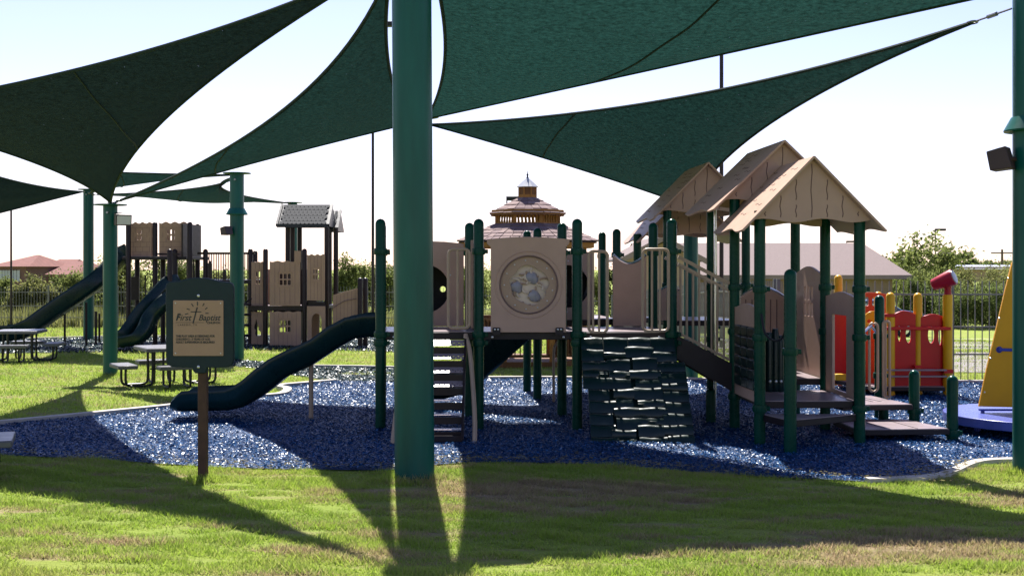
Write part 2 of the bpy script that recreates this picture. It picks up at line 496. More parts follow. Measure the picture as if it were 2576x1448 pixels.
def poly_area_sheet(name, mat, poly, dz, kind='structure', thick=None):
    """a sheet over a ground polygon, triangulated, following the terrain"""
    bm = bmesh.new()
    vs_ = [bm.verts.new((x, y, TZ(x, y) + dz)) for x, y in poly]
    f = bm.faces.new(vs_)
    if f.normal.z < 0: f.normal_flip()
    bmesh.ops.triangulate(bm, faces=[f])
    mb = MB(); bm.verts.ensure_lookup_table()
    mb.v = [tuple(v.co) for v in bm.verts]
    mb.f = [tuple(l.vert.index for l in f.loops) for f in bm.faces]
    bm.free()
    return mb.build(name, mat, kind=kind)
def in_poly(px, py, poly):
    c = np.zeros(len(px), bool)
    n = len(poly)
    for i in range(n):
        x1, y1 = poly[i]; x2, y2 = poly[(i + 1) % n]
        k = ((y1 > py) != (y2 > py)) & (px < (x2 - x1) * (py - y1) / (y2 - y1 + 1e-12) + x1)
        c ^= k
    return c
blue_front = [G(*p) for p in [(-160, 1138), (0, 1146), (250, 1156), (540, 1176), (700, 1181), (980, 1186), (1090, 1172), (1180, 1166), (1340, 1166), (1500, 1171), (1700, 1186), (1900, 1200), (2180, 1213), (2320, 1207), (2385, 1196), (2440, 1172), (2490, 1163), (2580, 1161), (2900, 1165)]]
blue_back = [G(*p) for p in [(2760, 968), (2420, 965), (2000, 962), (1440, 956), (1210, 956), (1080, 958), (980, 964), (842, 963), (790, 968), (716, 975), (700, 979), (722, 985), (718, 994), (690, 1001), (560, 1011), (430, 1028), (250, 1046), (0, 1071), (-160, 1086)]]
blue_poly = blue_front + blue_back
poly_area_sheet('mulch_bed', 'blue_mulch', blue_poly, 0.012)
path_poly = [G(*p) for p in [(560, 905), (640, 910), (700, 917), (790, 925), (990, 929), (1120, 930), (1120, 957), (980, 964), (842, 962.5), (790, 952), (730, 942), (640, 927), (560, 919)]]
poly_area_sheet('mulch_path', 'green_mulch', path_poly, 0.010)
far_poly = [(-10.6, 23.9), (-7.0, 24.9), (-4.4, 25.3), (-2.2, 24.6), (-1.5, 27.5), (-2.0, 31.0), (-6.0, 32.0), (-10.8, 31.0), (-12.3, 28.0)]
poly_area_sheet('mulch_bed', 'green_mulch', far_poly, 0.010)
# a narrow grass island in the path
island_poly = [G(*p) for p in [(850, 941), (880, 936), (990, 934), (1120, 934), (1120, 946), (990, 946), (880, 944)]]
poly_area_sheet('lawn', 'lawn', island_poly, 0.022)

def kerb(name, pts, w=0.13, h=0.06):
    mb = MB()
    n = len(pts)
    base = 0
    P = [Vector((x, y, 0)) for x, y in pts]
    for i, p in enumerate(P):
        d = (P[min(i + 1, n - 1)] - P[max(i - 1, 0)]).normalized()
        s = Vector((-d.y, d.x, 0))
        z = TZ(p.x, p.y)
        for off, zz in ((-w / 2, -0.02), (-w / 2 + 0.008, h), (w / 2 - 0.008, h), (w / 2, -0.02)):
            mb.v.append((p.x + s.x * off, p.y + s.y * off, z + zz))
        if i:
            o = 4 * i
            for k in range(3): mb.f.append((o - 4 + k, o - 4 + k + 1, o + k + 1, o + k))
    mb.f.append((0, 1, 2, 3)); o = 4 * (n - 1); mb.f.append((o + 3, o + 2, o + 1, o))
    return mb.build(name, 'concrete', kind='structure', sharp=30)
def sm2(pts, k=4):
    return [(p.x, p.y) for p in smooth_path([(x, y, 0) for x, y in pts], k)]
kerb('kerb', sm2(blue_back[7:]))
kerb('kerb', sm2(blue_back[:6], 3))
kerb('kerb', sm2(blue_front[12:18], 4), w=0.11, h=0.04)
kerb('kerb', sm2([G(*p) for p in [(790, 924.5), (900, 926), (990, 928.5), (1120, 929)]], 2), w=0.10)
kerb('kerb', sm2([(-12.3, 28.0), (-10.6, 31.2), (-6.0, 32.2), (-2.0, 31.2)], 4), w=0.12)

# loose stuff -------------------------------------------------------
def tri_cloud(name, mat, V, Fc, rnd, label=None):
    """V: (n,3) vertices, Fc: (m,3) triangles, rnd: one number per vertex"""
    me = bpy.data.meshes.new(name)
    me.vertices.add(len(V)); me.vertices.foreach_set('co', V.astype(np.float32).ravel())
    me.loops.add(len(Fc) * 3); me.loops.foreach_set('vertex_index', Fc.astype(np.int32).ravel())
    me.polygons.add(len(Fc))
    me.polygons.foreach_set('loop_start', np.arange(0, len(Fc) * 3, 3, dtype=np.int32))
    me.update(calc_edges=True)
    a = me.attributes.new('rnd', 'FLOAT', 'POINT'); a.data.foreach_set('value', rnd.astype(np.float32))
    me.materials.append(M[mat])
    ob = bpy.data.objects.new(name, me); C.objects.link(ob)
    ob['kind'] = 'stuff'
    if label: ob['label'] = label
    return ob
def scatter(n, x0, x1, y0, y1, keep):
    x = rng.uniform(x0, x1, n); y = rng.uniform(y0, y1, n)
    k = keep(x, y)
    return x[k], y[k]
def in_view(x, y, m=2.2):
    return np.abs(x) < y * (1288 / F) + m
def vnoise(x, y, sx, sy, seed):
    """smooth value noise with its own scale along x and y"""
    r = np.random.default_rng(seed); T = r.uniform(0, 1, (256, 256))
    gx = x / sx + 100; gy = y / sy + 100
    i = np.floor(gx).astype(int); j = np.floor(gy).astype(int)
    f = gx - i; g = gy - j; f = f * f * (3 - 2 * f); g = g * g * (3 - 2 * g)
    i0, i1, j0, j1 = i % 256, (i + 1) % 256, j % 256, (j + 1) % 256
    return (T[i0, j0] * (1 - f) + T[i1, j0] * f) * (1 - g) + (T[i0, j1] * (1 - f) + T[i1, j1] * f) * g
def blades(name, n, box, keep, hmin, hmax, w, label):
    x, y = scatter(n, *box, keep)
    st = 0.6 * vnoise(x, y, 0.45, 0.13, 3) + 0.4 * vnoise(x, y, 0.12, 0.06, 4)
    on = st > rng.uniform(0.22, 0.46, len(x))
    x, y, st = x[on], y[on], st[on]
    k = len(x)
    z = terrain(x, y)
    # clumps: height changes with position
    cl = 0.8 + 0.25 * np.sin(x * 3.1 + np.sin(y * 5.3) * 1.7) * np.sin(y * 6.7 + np.sin(x * 2.3) * 2.0) + 0.25 * np.sin(x * 11 + y * 17)
    h = rng.uniform(hmin, hmax, k) * np.clip(cl, 0.45, 1.3) * (0.45 + 1.2 * st)
    a = rng.uniform(0, 2 * np.pi, k)
    lean = rng.uniform(0.2, 1.3, k) * h; b = rng.uniform(0, 2 * np.pi, k)
    ww = w * rng.uniform(0.6, 1.4, k)
    V = np.empty((k, 3, 3))
    V[:, 0] = np.stack([x - np.cos(a) * ww, y - np.sin(a) * ww, z], 1)
    V[:, 1] = np.stack([x + np.cos(a) * ww, y + np.sin(a) * ww, z], 1)
    V[:, 2] = np.stack([x + np.cos(b) * lean, y + np.sin(b) * lean, z + h], 1)
    r = np.repeat(rng.uniform(0, 1, k), 3)
    return tri_cloud(name, 'grass_blade', V.reshape(-1, 3), np.arange(k * 3).reshape(-1, 3), r, label)
beds = [blue_poly, path_poly, far_poly]
def on_lawn(x, y):
    k = in_view(x, y)
    for p in beds: k &= ~in_poly(x, y, p)
    return k
blades('grass', 760000, (-7.2, 7.2, 5.0, 11.6), on_lawn, 0.014, 0.044, 0.0036, 'short mown grass in front of the blue mulch bed')
blades('grass', 300000, (-12, 12, 11.6, 24.0), on_lawn, 0.022, 0.055, 0.006, 'short grass around the picnic tables behind the mulch bed')
blades('grass', 120000, (-20, 16, 24.0, 44.0), on_lawn, 0.03, 0.085, 0.014, 'grass of the far lawn up to the iron fence')

def chips(name, mat, n, box, poly, lmin, lmax, w, zoff, label):
    x, y = scatter(n, *box, lambda x, y: in_poly(x, y, poly) & in_view(x, y))
    k = len(x)
    z = terrain(x, y) + zoff + rng.uniform(0, 0.022, k) + 0.012 * np.sin(x * 2.1 + 1) * np.sin(y * 2.9)
    a = rng.uniform(0, 2 * np.pi, k)
    L = rng.uniform(lmin, lmax, k) / 2; ww = w * rng.uniform(0.6, 1.5, k) / 2
    t = rng.normal(0, 0.32, k); t2 = rng.normal(0, 0.35, k)
    dx, dy = np.cos(a), np.sin(a)
    P = np.empty((k, 4, 3))
    e = np.stack([dx * L * np.cos(t), dy * L * np.cos(t), L * np.sin(t)], 1)
    s = np.stack([-dy * ww * np.cos(t2), dx * ww * np.cos(t2), ww * np.sin(t2)], 1)
    c = np.stack([x, y, z], 1)
    up = np.zeros((k, 3)); up[:, 2] = ww * 0.5
    P[:, 0] = c - e; P[:, 1] = c + s + up; P[:, 2] = c + e; P[:, 3] = c - s + up * 0.2
    b = (np.arange(k) * 4)[:, None]
    Fc = np.concatenate([b + np.array([[0, 3, 1]]), b + np.array([[3, 2, 1]])], 0)
    r = np.repeat(rng.uniform(0, 1, k) ** 1.0, 4)
    return tri_cloud(name, mat, P.reshape(-1, 3), Fc, r, label)
chips('rubber_mulch', 'blue_chip', 900000, (-9, 9, 9.4, 20.0), blue_poly, 0.014, 0.042, 0.012, 0.012, 'loose blue rubber mulch chips filling the play bed')
chips('rubber_mulch', 'green_chip', 100000, (-8, 0, 17.0, 23.0), path_poly, 0.03, 0.07, 0.02, 0.010, 'loose green rubber mulch on the curving path')
chips('rubber_mulch', 'green_chip', 170000, (-13, 0, 23.5, 32.5), far_poly, 0.03, 0.08, 0.024, 0.010, 'green rubber mulch under the far castle structure')
# straw and dry clippings along the front edge of the bed
def straw():
    k = 1500
    i = rng.integers(0, len(blue_front) - 4, k); t = rng.uniform(0, 1, k)
    bf = np.array(blue_front)
    p = bf[i] * (1 - t[:, None]) + bf[i + 1] * t[:, None]
    x = p[:, 0] + rng.normal(0, 0.05, k); y = p[:, 1] + rng.normal(0, 0.16, k) * (0.4 + np.sin(p[:, 0] * 2.3) ** 2) + 0.08
    a = rng.uniform(0, 2 * np.pi, k); L = rng.uniform(0.02, 0.06, k)
    z = 0.035 + rng.uniform(0, 0.014, k)
    V = np.empty((k, 3, 3))
    V[:, 0] = np.stack([x, y, z], 1)
    V[:, 1] = np.stack([x + np.cos(a) * L, y + np.sin(a) * L, z + 0.004], 1)
    V[:, 2] = np.stack([x + np.cos(a) * L * 0.5 - np.sin(a) * 0.006, y + np.sin(a) * L * 0.5 + np.cos(a) * 0.006, z + 0.008], 1)
    tri_cloud('dry_clippings', 'leaf_dry', V.reshape(-1, 3), np.arange(k * 3).reshape(-1, 3), np.repeat(rng.uniform(0, 1, k), 3), 'dry straw clippings along the front edge of the mulch')
straw()

# longer tufts the mower leaves round the posts
def tufts(spots):
    X = []; Yy = []
    for (cx, cy, r, n) in spots:
        a = rng.uniform(0, 2 * np.pi, n); q = r + np.abs(rng.normal(0, 0.05, n))
        X.append(cx + np.cos(a) * q); Yy.append(cy + np.sin(a) * q)
    x = np.concatenate(X); y = np.concatenate(Yy); k = len(x)
    h = rng.uniform(0.03, 0.09, k); a = rng.uniform(0, 2 * np.pi, k); b = rng.uniform(0, 2 * np.pi, k); ww = 0.0035
    V = np.empty((k, 3, 3))
    V[:, 0] = np.stack([x - np.cos(a) * ww, y - np.sin(a) * ww, x * 0], 1); V[:, 1] = np.stack([x + np.cos(a) * ww, y + np.sin(a) * ww, x * 0], 1)
    V[:, 2] = np.stack([x + np.cos(b) * h * .5, y + np.sin(b) * h * .5, h], 1)
    tri_cloud('grass', 'grass_blade', V.reshape(-1, 3), np.arange(k * 3).reshape(-1, 3), np.repeat(rng.uniform(0, .7, k), 3), 'longer grass tufts round the foot of the posts')
tufts([(*G(1043, 1205), 0.17, 900), (*G(509, 1210), 0.05, 700), (*G(2599, 1190), 0.17, 800), (*G(277, 945), 0.12, 500)])
# car park beyond the fence
def strip(name, mat, poly, dz, n=12, **kw):
    """quad given by 4 ground corners, divided so that it follows the terrain"""
    a, b, c, d = [np.array(p, float) for p in poly]
    mb = MB()
    for j in range(n + 1):
        for i in range(n + 1):
            s, t = i / n, j / n
            p = a * (1 - s) * (1 - t) + b * s * (1 - t) + c * s * t + d * (1 - s) * t
            mb.v.append((p[0], p[1], TZ(p[0], p[1]) + dz))
    mb.f = [(j * (n + 1) + i, j * (n + 1) + i + 1, (j + 1) * (n + 1) + i + 1, (j + 1) * (n + 1) + i) for j in range(n) for i in range(n)]
    return mb.build(name, mat, **kw)
strip('car_park', 'asphalt', [(4.6, 19.6), (60, 19.6), (60, 27.3), (4.6, 27.3)], 0.02, kind='structure')
strip('car_park', 'asphalt', [(4.6, 31.2), (60, 31.2), (60, 38.5), (4.6, 38.5)], 0.02, kind='structure')
strip('verge', 'concrete', [(4.6, 27.3), (60, 27.3), (60, 27.6), (4.6, 27.6)], 0.10, kind='structure')
strip('kerb', 'concrete', [(4.6, 30.9), (60, 30.9), (60, 31.2), (4.6, 31.2)], 0.10, kind='structure')
strip('kerb', 'concrete', [(4.6, 38.5), (60, 38.5), (60, 38.8), (4.6, 38.8)], 0.10, kind='structure')
for i in range(5):
    x = 7.2 + i * 2.7
    strip('bay_line', 'white_paint', [(x, 22.2), (x + 0.1, 22.2), (x + 1.9, 27.1), (x + 1.8, 27.1)], 0.026, n=6, kind='structure')

# ================================================================== shade sails and their poles
def pole(label, u, v_base, ztop, dia, Y=None, collar=None, lean=0.0, cap=0.26, zsail=None):
    if Y is None: x, y = G(u, v_base)
    else: x, y = XU(u, Y), Y
    t = thing('sail_pole', label, 'pole', (x, y, 0), 'steel poles carrying the shade sails')
    r = dia / 2
    mb = MB(); mb.lathe((x, y, 0), [(r, -0.15), (r, ztop)], 40)
    s = mb.build('shaft', 'pole_green', t)
    MB().lathe((x, y, 0), [(cap, ztop), (cap, ztop + 0.016)], 36).build('cap_plate', 'pole_green', t)
    if collar:
        MB().lathe((x, y, 0), [(r + 0.004, collar + 0.10), (r + 0.012, collar + 0.11), (r + 0.072, collar), (r + 0.068, collar - 0.012), (r + 0.004, collar + 0.02)], 32).build('collar', 'pole_green', t)
    # welded lug below the cap
    MB().tube([(x, y, ztop - 0.12), (x, y - r - 0.05, ztop - 0.12)], 0.018, 8).build('lug', 'steel', t)
    if lean: t.rotation_euler = (0, lean, 0)
    return Vector((x, y, ztop))
T1 = pole('thick green pole in the foreground beside the sign', 1043, 1205, 4.27, 0.324, lean=R(-0.35))
T2 = pole('green pole with disc cap next to the small picnic table', 277.5, 945, 2.73, 0.225)
T3 = pole('tall green pole with a cone collar behind the sign board', 596, 905, 3.50, 0.262, collar=2.74)
T4 = pole('distant green pole behind the long twisted slide', 222.5, 850, 3.66, 0.25)
T5 = pole('green pole hidden behind the thick foreground pole', 1058, 0, 3.87, 0.22, Y=17.0)
T6 = pole('green pole under the gabled roofs of the tan tower', 1738, 0, 2.68, 0.22, Y=18.4)
T7 = pole('far green pole behind the castle tower roof', 736, 0, 3.45, 0.25, Y=31.5)
TR = pole('green pole cut off by the edge of the picture', 2599, 1190, 4.27, 0.324, collar=2.88)

def sail(label, mat, A, B, Cc, sags=(0.09, 0.09, 0.09), droop=0.10, inset=(0.25, 0.25, 0.25), seams=(), n=26, power=1.6, lift=0.0):
    P = [Vector(p) for p in (A, B, Cc)]
    cen = (P[0] + P[1] + P[2]) / 3
    K = []
    for p, d in zip(P, inset):
        K.append(p + (cen - p).normalized() * d)
    nrm = (K[1] - K[0]).cross(K[2] - K[0]).normalized()
    if nrm.z < 0: nrm.negate()
    inw = []
    for i in range(3):
        a, b, c = K[i], K[(i + 1) % 3], K[(i + 2) % 3]
        e = (b - a).normalized()
        d = (c - a) - e * (c - a).dot(e)
        inw.append(d.normalized() * (b - a).length * sags[i])
    def pt(w):
        p = K[0] * w[0] + K[1] * w[1] + K[2] * w[2]
        for i in range(3):
            a, b = w[i], w[(i + 1) % 3]
            s = a + b
            if s > 1e-6:
                t = b / s
                p = p + inw[i] * (4 * t * (1 - t)) * s ** (2 + power)
        bub = w[0] * w[1] * w[2] * 27
        # creases that fan out of each corner
        cr = 0.0
        for i in range(3):
            a_, b_, c_ = w[i], w[(i + 1) % 3], w[(i + 2) % 3]
            if b_ + c_ > 1e-6:
                cr += math.sin(14 * b_ / (b_ + c_) + i) * a_ ** 2 * (1 - a_) * 4 * (b_ * c_) / (b_ + c_) ** 2 * 4
        return p - Vector((0, 0, droop)) * bub + nrm * (cr * 0.018)
    mb = MB(); idx = {}
    for i in range(n + 1):
        for j in range(n + 1 - i):
            idx[(i, j)] = len(mb.v)
            mb.v.append(tuple(pt((i / n, j / n, (n - i - j) / n))))
    for i in range(n):
        for j in range(n - i):
            mb.f.append((idx[(i, j)], idx[(i + 1, j)], idx[(i, j + 1)]))
            if i + j < n - 1:
                mb.f.append((idx[(i + 1, j)], idx[(i + 1, j + 1)], idx[(i, j + 1)]))
    base = tuple(cen)
    t = thing('shade_sail', label, 'shade sail', base, 'dark green triangular shade sails')
    cl = mb.build('cloth', mat, t, sharp=80)
    for i in range(3):
        pts = []
        for k in range(25):
            w = [0, 0, 0]; w[i] = 1 - k / 24; w[(i + 1) % 3] = k / 24
            pts.append(pt(w))
        MB().tube(pts, 0.018, 6).build('hem', 'sail_seam', t)
        tb_ = MB().tube([K[i], P[i] + (K[i] - P[i]) * 0.04], 0.009, 6)
        d_ = (P[i] - K[i]).normalized(); mid_ = K[i].lerp(P[i], 0.5)
        tb_.tube([mid_ - d_ * 0.05, mid_ + d_ * 0.05], 0.02, 8); tb_.build('turnbuckle', 'steel', t)
        sd_ = d_.cross(Vector((0, 0, 1))).normalized()
        MB().tube([K[i] + (d_ * math.cos(a_) + sd_ * math.sin(a_)) * 0.045 for a_ in np.linspace(0, 2 * np.pi, 15)], 0.009, 6, cap=False).build('corner_ring', 'steel', t)
    for (w0, w1) in seams:
        pts = [pt([w0[q] * (1 - k / 16) + w1[q] * k / 16 for q in range(3)]) - Vector((0, 0, 0.004)) for k in range(17)]
        MB().tube(pts, 0.012, 5).build('seam', 'sail_seam', t)
    return t
z = lambda T, dz: Vector((T.x, T.y, T.z + dz))
TL = Vector((-7.0, 12.4, 3.35))
S1 = sail('broad green sail overhead between the thick pole and the right edge', 'sail', z(T1, -0.02) + Vector((0.10, 0.02, 0)), z(TR, -0.24) + Vector((-0.16, 0, 0)), z(T5, -0.05) + Vector((0.05, -0.1, 0)),
          (0.055, 0.0, 0.026), 0.12, (0.06, 0.30, 0.12), seams=[((0.45, 0.55, 0), (0, 0.42, 0.58))])
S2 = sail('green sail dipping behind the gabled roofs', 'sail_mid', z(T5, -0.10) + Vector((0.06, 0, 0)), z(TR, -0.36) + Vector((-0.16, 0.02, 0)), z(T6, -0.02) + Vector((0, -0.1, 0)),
          (0.056, 0.055, 0.03), 0.10, (0.1, 0.45, 0.03), seams=[((0.68, 0.32, 0), (0.60, 0, 0.40))])
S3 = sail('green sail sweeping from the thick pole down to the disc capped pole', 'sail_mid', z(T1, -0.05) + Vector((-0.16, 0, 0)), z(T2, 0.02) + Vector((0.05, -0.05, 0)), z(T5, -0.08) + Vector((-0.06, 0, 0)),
          (0.075, 0.03, 0.022), 0.10, (0.15, 0.25, 0.12), seams=[((0.35, 0.65, 0), (0, 0.62, 0.38))])
S4 = sail('large dark sail filling the upper corner beside the white sky gap', 'sail_dimmed', z(T1, -0.02) + Vector((-0.16, 0, 0)), TL, z(T2, 0.02) + Vector((0.03, -0.06, 0)),
          (0.07, 0.055, 0.045), 0.12, (0.2, 0.2, 0.12), seams=[((0.40, 0.60, 0), (0.36, 0, 0.64))])
S5 = sail('green sail at the edge behind the large dark one', 'sail_dimmed', z(T4, -0.05), W(-300, 300, 22), W(-240, 606, 26), (0.05, 0.05, 0.0), 0.10, (0.2, 0.2, 0.2))
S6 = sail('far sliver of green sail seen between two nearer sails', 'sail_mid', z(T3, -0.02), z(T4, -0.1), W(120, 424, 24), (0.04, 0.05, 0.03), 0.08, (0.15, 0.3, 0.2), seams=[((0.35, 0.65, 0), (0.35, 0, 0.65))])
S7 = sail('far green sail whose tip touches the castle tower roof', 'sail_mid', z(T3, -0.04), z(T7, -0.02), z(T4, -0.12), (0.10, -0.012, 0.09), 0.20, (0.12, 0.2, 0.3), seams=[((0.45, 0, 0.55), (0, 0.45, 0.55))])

def flood_light(label, p, yaw, size, bracket_to):
    """hooded flood light: housing, glass, visor, bracket"""
    t = thing('flood_light', label, 'flood light', p, 'flood lights on the sail poles')
    w, d, h = size
    cr, sr = math.cos(yaw), math.sin(yaw)
    def L(x, y, zz): return (p[0] + x * cr - y * sr, p[1] + x * sr + y * cr, p[2] + zz)
    # housing tapers to the back, looking along local -y... front face tilted down
    mb = MB()
    mb.hexa([L(-w / 2, -d * .35, -h / 2), L(w / 2, -d * .35, -h / 2), L(w / 2, d / 2, -h * .42), L(-w / 2, d / 2, -h * .42),
             L(-w / 2, -d / 2, h * .30), L(w / 2, -d / 2, h * .30), L(w / 2, d * .25, h / 2), L(-w / 2, d * .25, h / 2)])
    mb.build('housing', 'lamp_body', t, bevel=0.006)
    mb = MB()
    mb.add([L(-w * .44, -d * .372, -h * .42), L(w * .44, -d * .372, -h * .42), L(w * .44, -d * .493, h * .22), L(-w * .44, -d * .493, h * .22)], [(0, 1, 2, 3)])
    mb.add([L(-w * .44, -d * .36, -h * .42), L(w * .44, -d * .36, -h * .42), L(w * .44, -d * .48, h * .22), L(-w * .44, -d * .48, h * .22)], [(3, 2, 1, 0)])
    mb.build('glass', 'lamp_glass', t)
    MB().tube([L(0, d * .3, 0), bracket_to], 0.02, 8).build('bracket', 'lamp_body', t)
    return t
p = W(2519, 400, 9.98); flood_light('flood light on the pole at the picture edge', p, R(-125), (0.19, 0.20, 0.20), (TR.x - 0.12, TR.y, p.z))
p = W(309, 551, 18.9); flood_light('flood light with pale glass on the disc capped pole', p, R(28), (0.24, 0.22, 0.21), (T2.x + 0.05, T2.y - 0.02, p.z + 0.02))
p = W(570, 580, 22.2); flood_light('flood light on the pole behind the sign board', p, R(-125), (0.17, 0.18, 0.17), (T3.x - 0.08, T3.y, p.z))
# ================================================================== tan and green play structure
PS = thing('play_structure', 'green and tan play structure with slide, climbing wall and gabled roofs', 'play structure', (0.4, 13.2, 0))
PR_ = 0.055
def post(parent, x, y, ztop, r=PR_, mat='post_green', collars=(), dome=True, z0=-0.1, name='post'):
    prof = [(r, z0), (r, ztop - r)]
    if dome:
        for k in range(1, 6):
            a = math.pi / 2 * k / 5
            prof.append((max(r * math.cos(a), 0.004), ztop - r + r * math.sin(a)))
    else: prof.append((r, ztop))
    o = MB().lathe((x, y, 0), prof, 20).build(name, mat, parent, sharp=50)
    for zc in collars:
        MB().lathe((x, y, 0), [(r + .002, zc - .035), (r + .014, zc - .032), (r + .017, zc), (r + .014, zc + .032), (r + .002, zc + .035)], 18).build('clamp', mat, o)
        MB().bar((x + r, y, zc), (x + r + 0.045, y, zc), 0.03, 0.045).build('clamp_ear', mat, o, bevel=.006)
    return o
A_ = dict(p1=(-1.395, 12.65), a=(-.354, 12.65), b=(.691, 12.65), c=(1.695, 12.65), p1b=(-1.505, 13.75), ab=(-.49, 13.75), bb=(.576, 13.75), cb=(1.627, 13.75),
          f=(.33, 15.5), g=(1.395, 15.9), fb=(.21, 16.6), gb=(1.30, 17.2))
ZD = 1.05
for k, (x, y) in A_.items():
    post(PS, x, y, 2.247, collars=(1.90, 1.02, .93) if len(k) < 2 or k == 'p1' else (1.9, 1.0))
def deck(parent, corners, ztop, th=0.085, name='deck', slots=True):
    cx = sum(c[0] for c in corners) / len(corners); cy = sum(c[1] for c in corners) / len(corners)
    n = len(corners)
    o = MB()
    o.add([(x, y, ztop - th) for x, y in corners] + [(x, y, ztop - 0.008) for x, y in corners],
          [tuple(range(n, 2 * n)), tuple(reversed(range(n)))] + [(i, (i + 1) % n, n + (i + 1) % n, n + i) for i in range(n)])
    d = o.build(name, 'deck_edge', parent, bevel=0.006)
    o = MB()
    q = [(cx + (x - cx) * .975, cy + (y - cy) * .975) for x, y in corners]
    o.add([(x, y, ztop - 0.007) for x, y in q] + [(x, y, ztop) for x, y in q],
          [tuple(range(n, 2 * n))] + [(i, (i + 1) % n, n + (i + 1) % n, n + i) for i in range(n)])
    o.build('deck_sheet', 'deck', d)
    return d
g = A_
deck(PS, [g['p1'], g['a'], g['ab'], g['p1b']], ZD)
deck(PS, [g['a'], g['b'], g['bb'], g['ab']], ZD)
deck(PS, [g['b'], g['c'], g['cb'], g['bb']], ZD)
deck(PS, [g['f'], g['g'], g['gb'], g['fb']], ZD)
for a_, b_ in (('p1', 'a'), ('a', 'b'), ('b', 'c')):
    for t_ in (0.14, 0.86):
        x = g[a_][0] * (1 - t_) + g[b_][0] * t_
        MB().lathe((x, 12.603, 0.995), [(.013, 0), (.012, .006), (.003, .010)], 10, axis=(0, -1, 0)).build('bolt', 'bolt', PS)

# --- round window panel in the front of the middle deck
Yp = 12.60
def PX(u): return XU(u, Yp)
def PZ(v): return ZV(v, Yp)
pan_out = [(PX(1236), PZ(834)), (PX(1422), PZ(834)), (PX(1422), PZ(620)), (PX(1431), PZ(612)), (PX(1431), PZ(603))]
for i in range(1, 10):
    u = 1431 - 205 * i / 10
    pan_out.append((PX(u), PZ(603 - 6 * math.sin(math.pi * i / 10))))
pan_out += [(PX(1226), PZ(603)), (PX(1226), PZ(612)), (PX(1236), PZ(620))]
cx, cz = PX(1330), PZ(716)
pn = MB().plate(pan_out, [circ(cx, cz, .300, 48)], .04, (0, Yp, 0), (1, 0, 0), (0, 0, 1), .006).build('bubble_panel', 'tan', PS)
tor = MB(); tor.tube([(cx + .352 * math.cos(a), Yp - .019, cz + .352 * math.sin(a)) for a in np.linspace(0, 2 * np.pi, 49)], .008, 6, cap=False)
tor.build('ring', 'tan', pn)
tor = MB(); tor.tube([(cx + .304 * math.cos(a), Yp - .018, cz + .304 * math.sin(a)) for a in np.linspace(0, 2 * np.pi, 49)], .010, 6, cap=False)
tor.build('ring', 'groove', pn)
hole = []
for i in range(40):
    a = 2 * math.pi * i / 40
    hole.append((cx + .005 + (.205 + .012 * math.sin(5 * a) + .008 * math.sin(9 * a + 1)) * math.cos(a), cz - .004 + (.205 + .014 * math.sin(4 * a + .6)) * math.sin(a)))
disc = MB().plate(circ(cx, cz, .302, 48), [hole], .012, (0, Yp + .004, 0), (1, 0, 0), (0, 0, 1), .002).build('disc', 'tan_light', pn)
MB().plate(circ(cx, cz, .25, 32), [], .01, (0, Yp + .055, 0), (1, 0, 0), (0, 0, 1)).build('back_plate', 'pale', pn)
for (zx, zy) in ((665, 650), (450, 780), (690, 905)):
    x, zz = PX(1216.8 + .1845 * zx), PZ(578.7 + .1845 * zy)
    sp_ = MB().sphere((x, Yp + .035, zz), .066, 18, 12, (1, .45, 1)); sp_.v = [(a + .007 * math.sin(38 * c + zx), b + .006 * math.sin(70 * a), c + .007 * math.sin(33 * a + zy)) for a, b, c in sp_.v]; sp_.build('globe', 'grey_globe', pn)
for i in range(22):
    a = 2 * math.pi * (i * .618); r = .04 + .15 * ((i * 37 % 22) / 22)
    x, zz = cx + r * math.cos(a), cz + r * math.sin(a)
    pts = [(x + .05 * math.cos(a * 2 + q), Yp + .03, zz + .035 * math.sin(a * 2 + q)) for q in np.linspace(0, 2.4, 8)]
    MB().tube(pts, .011, 6).build('swirl', 'tan_light' if i % 2 else 'pale', pn)
for i in range(13):
    a = 2 * math.pi * i / 13 + .25
    MB().lathe((cx + .258 * math.cos(a), Yp - .003, cz + .258 * math.sin(a)), [(.008, 0), (.007, .004), (.002, .006)], 8, axis=(0, -1, 0)).build('bolt', 'bolt', pn)
for u in (1249, 1407):
    br = MB().plate(rrect(PX(u - 10), PZ(842), PX(u + 10), PZ(823), .012), [], .012, (0, Yp - .03, 0), (1, 0, 0), (0, 0, 1)).build('bracket', 'deck_edge', pn)
    for du in (-4, 4):
        MB().lathe((PX(u + du), Yp - .037, PZ(828)), [(.011, 0), (.010, .005), (.002, .008)], 8, axis=(0, -1, 0)).build('bolt', 'bolt', br)

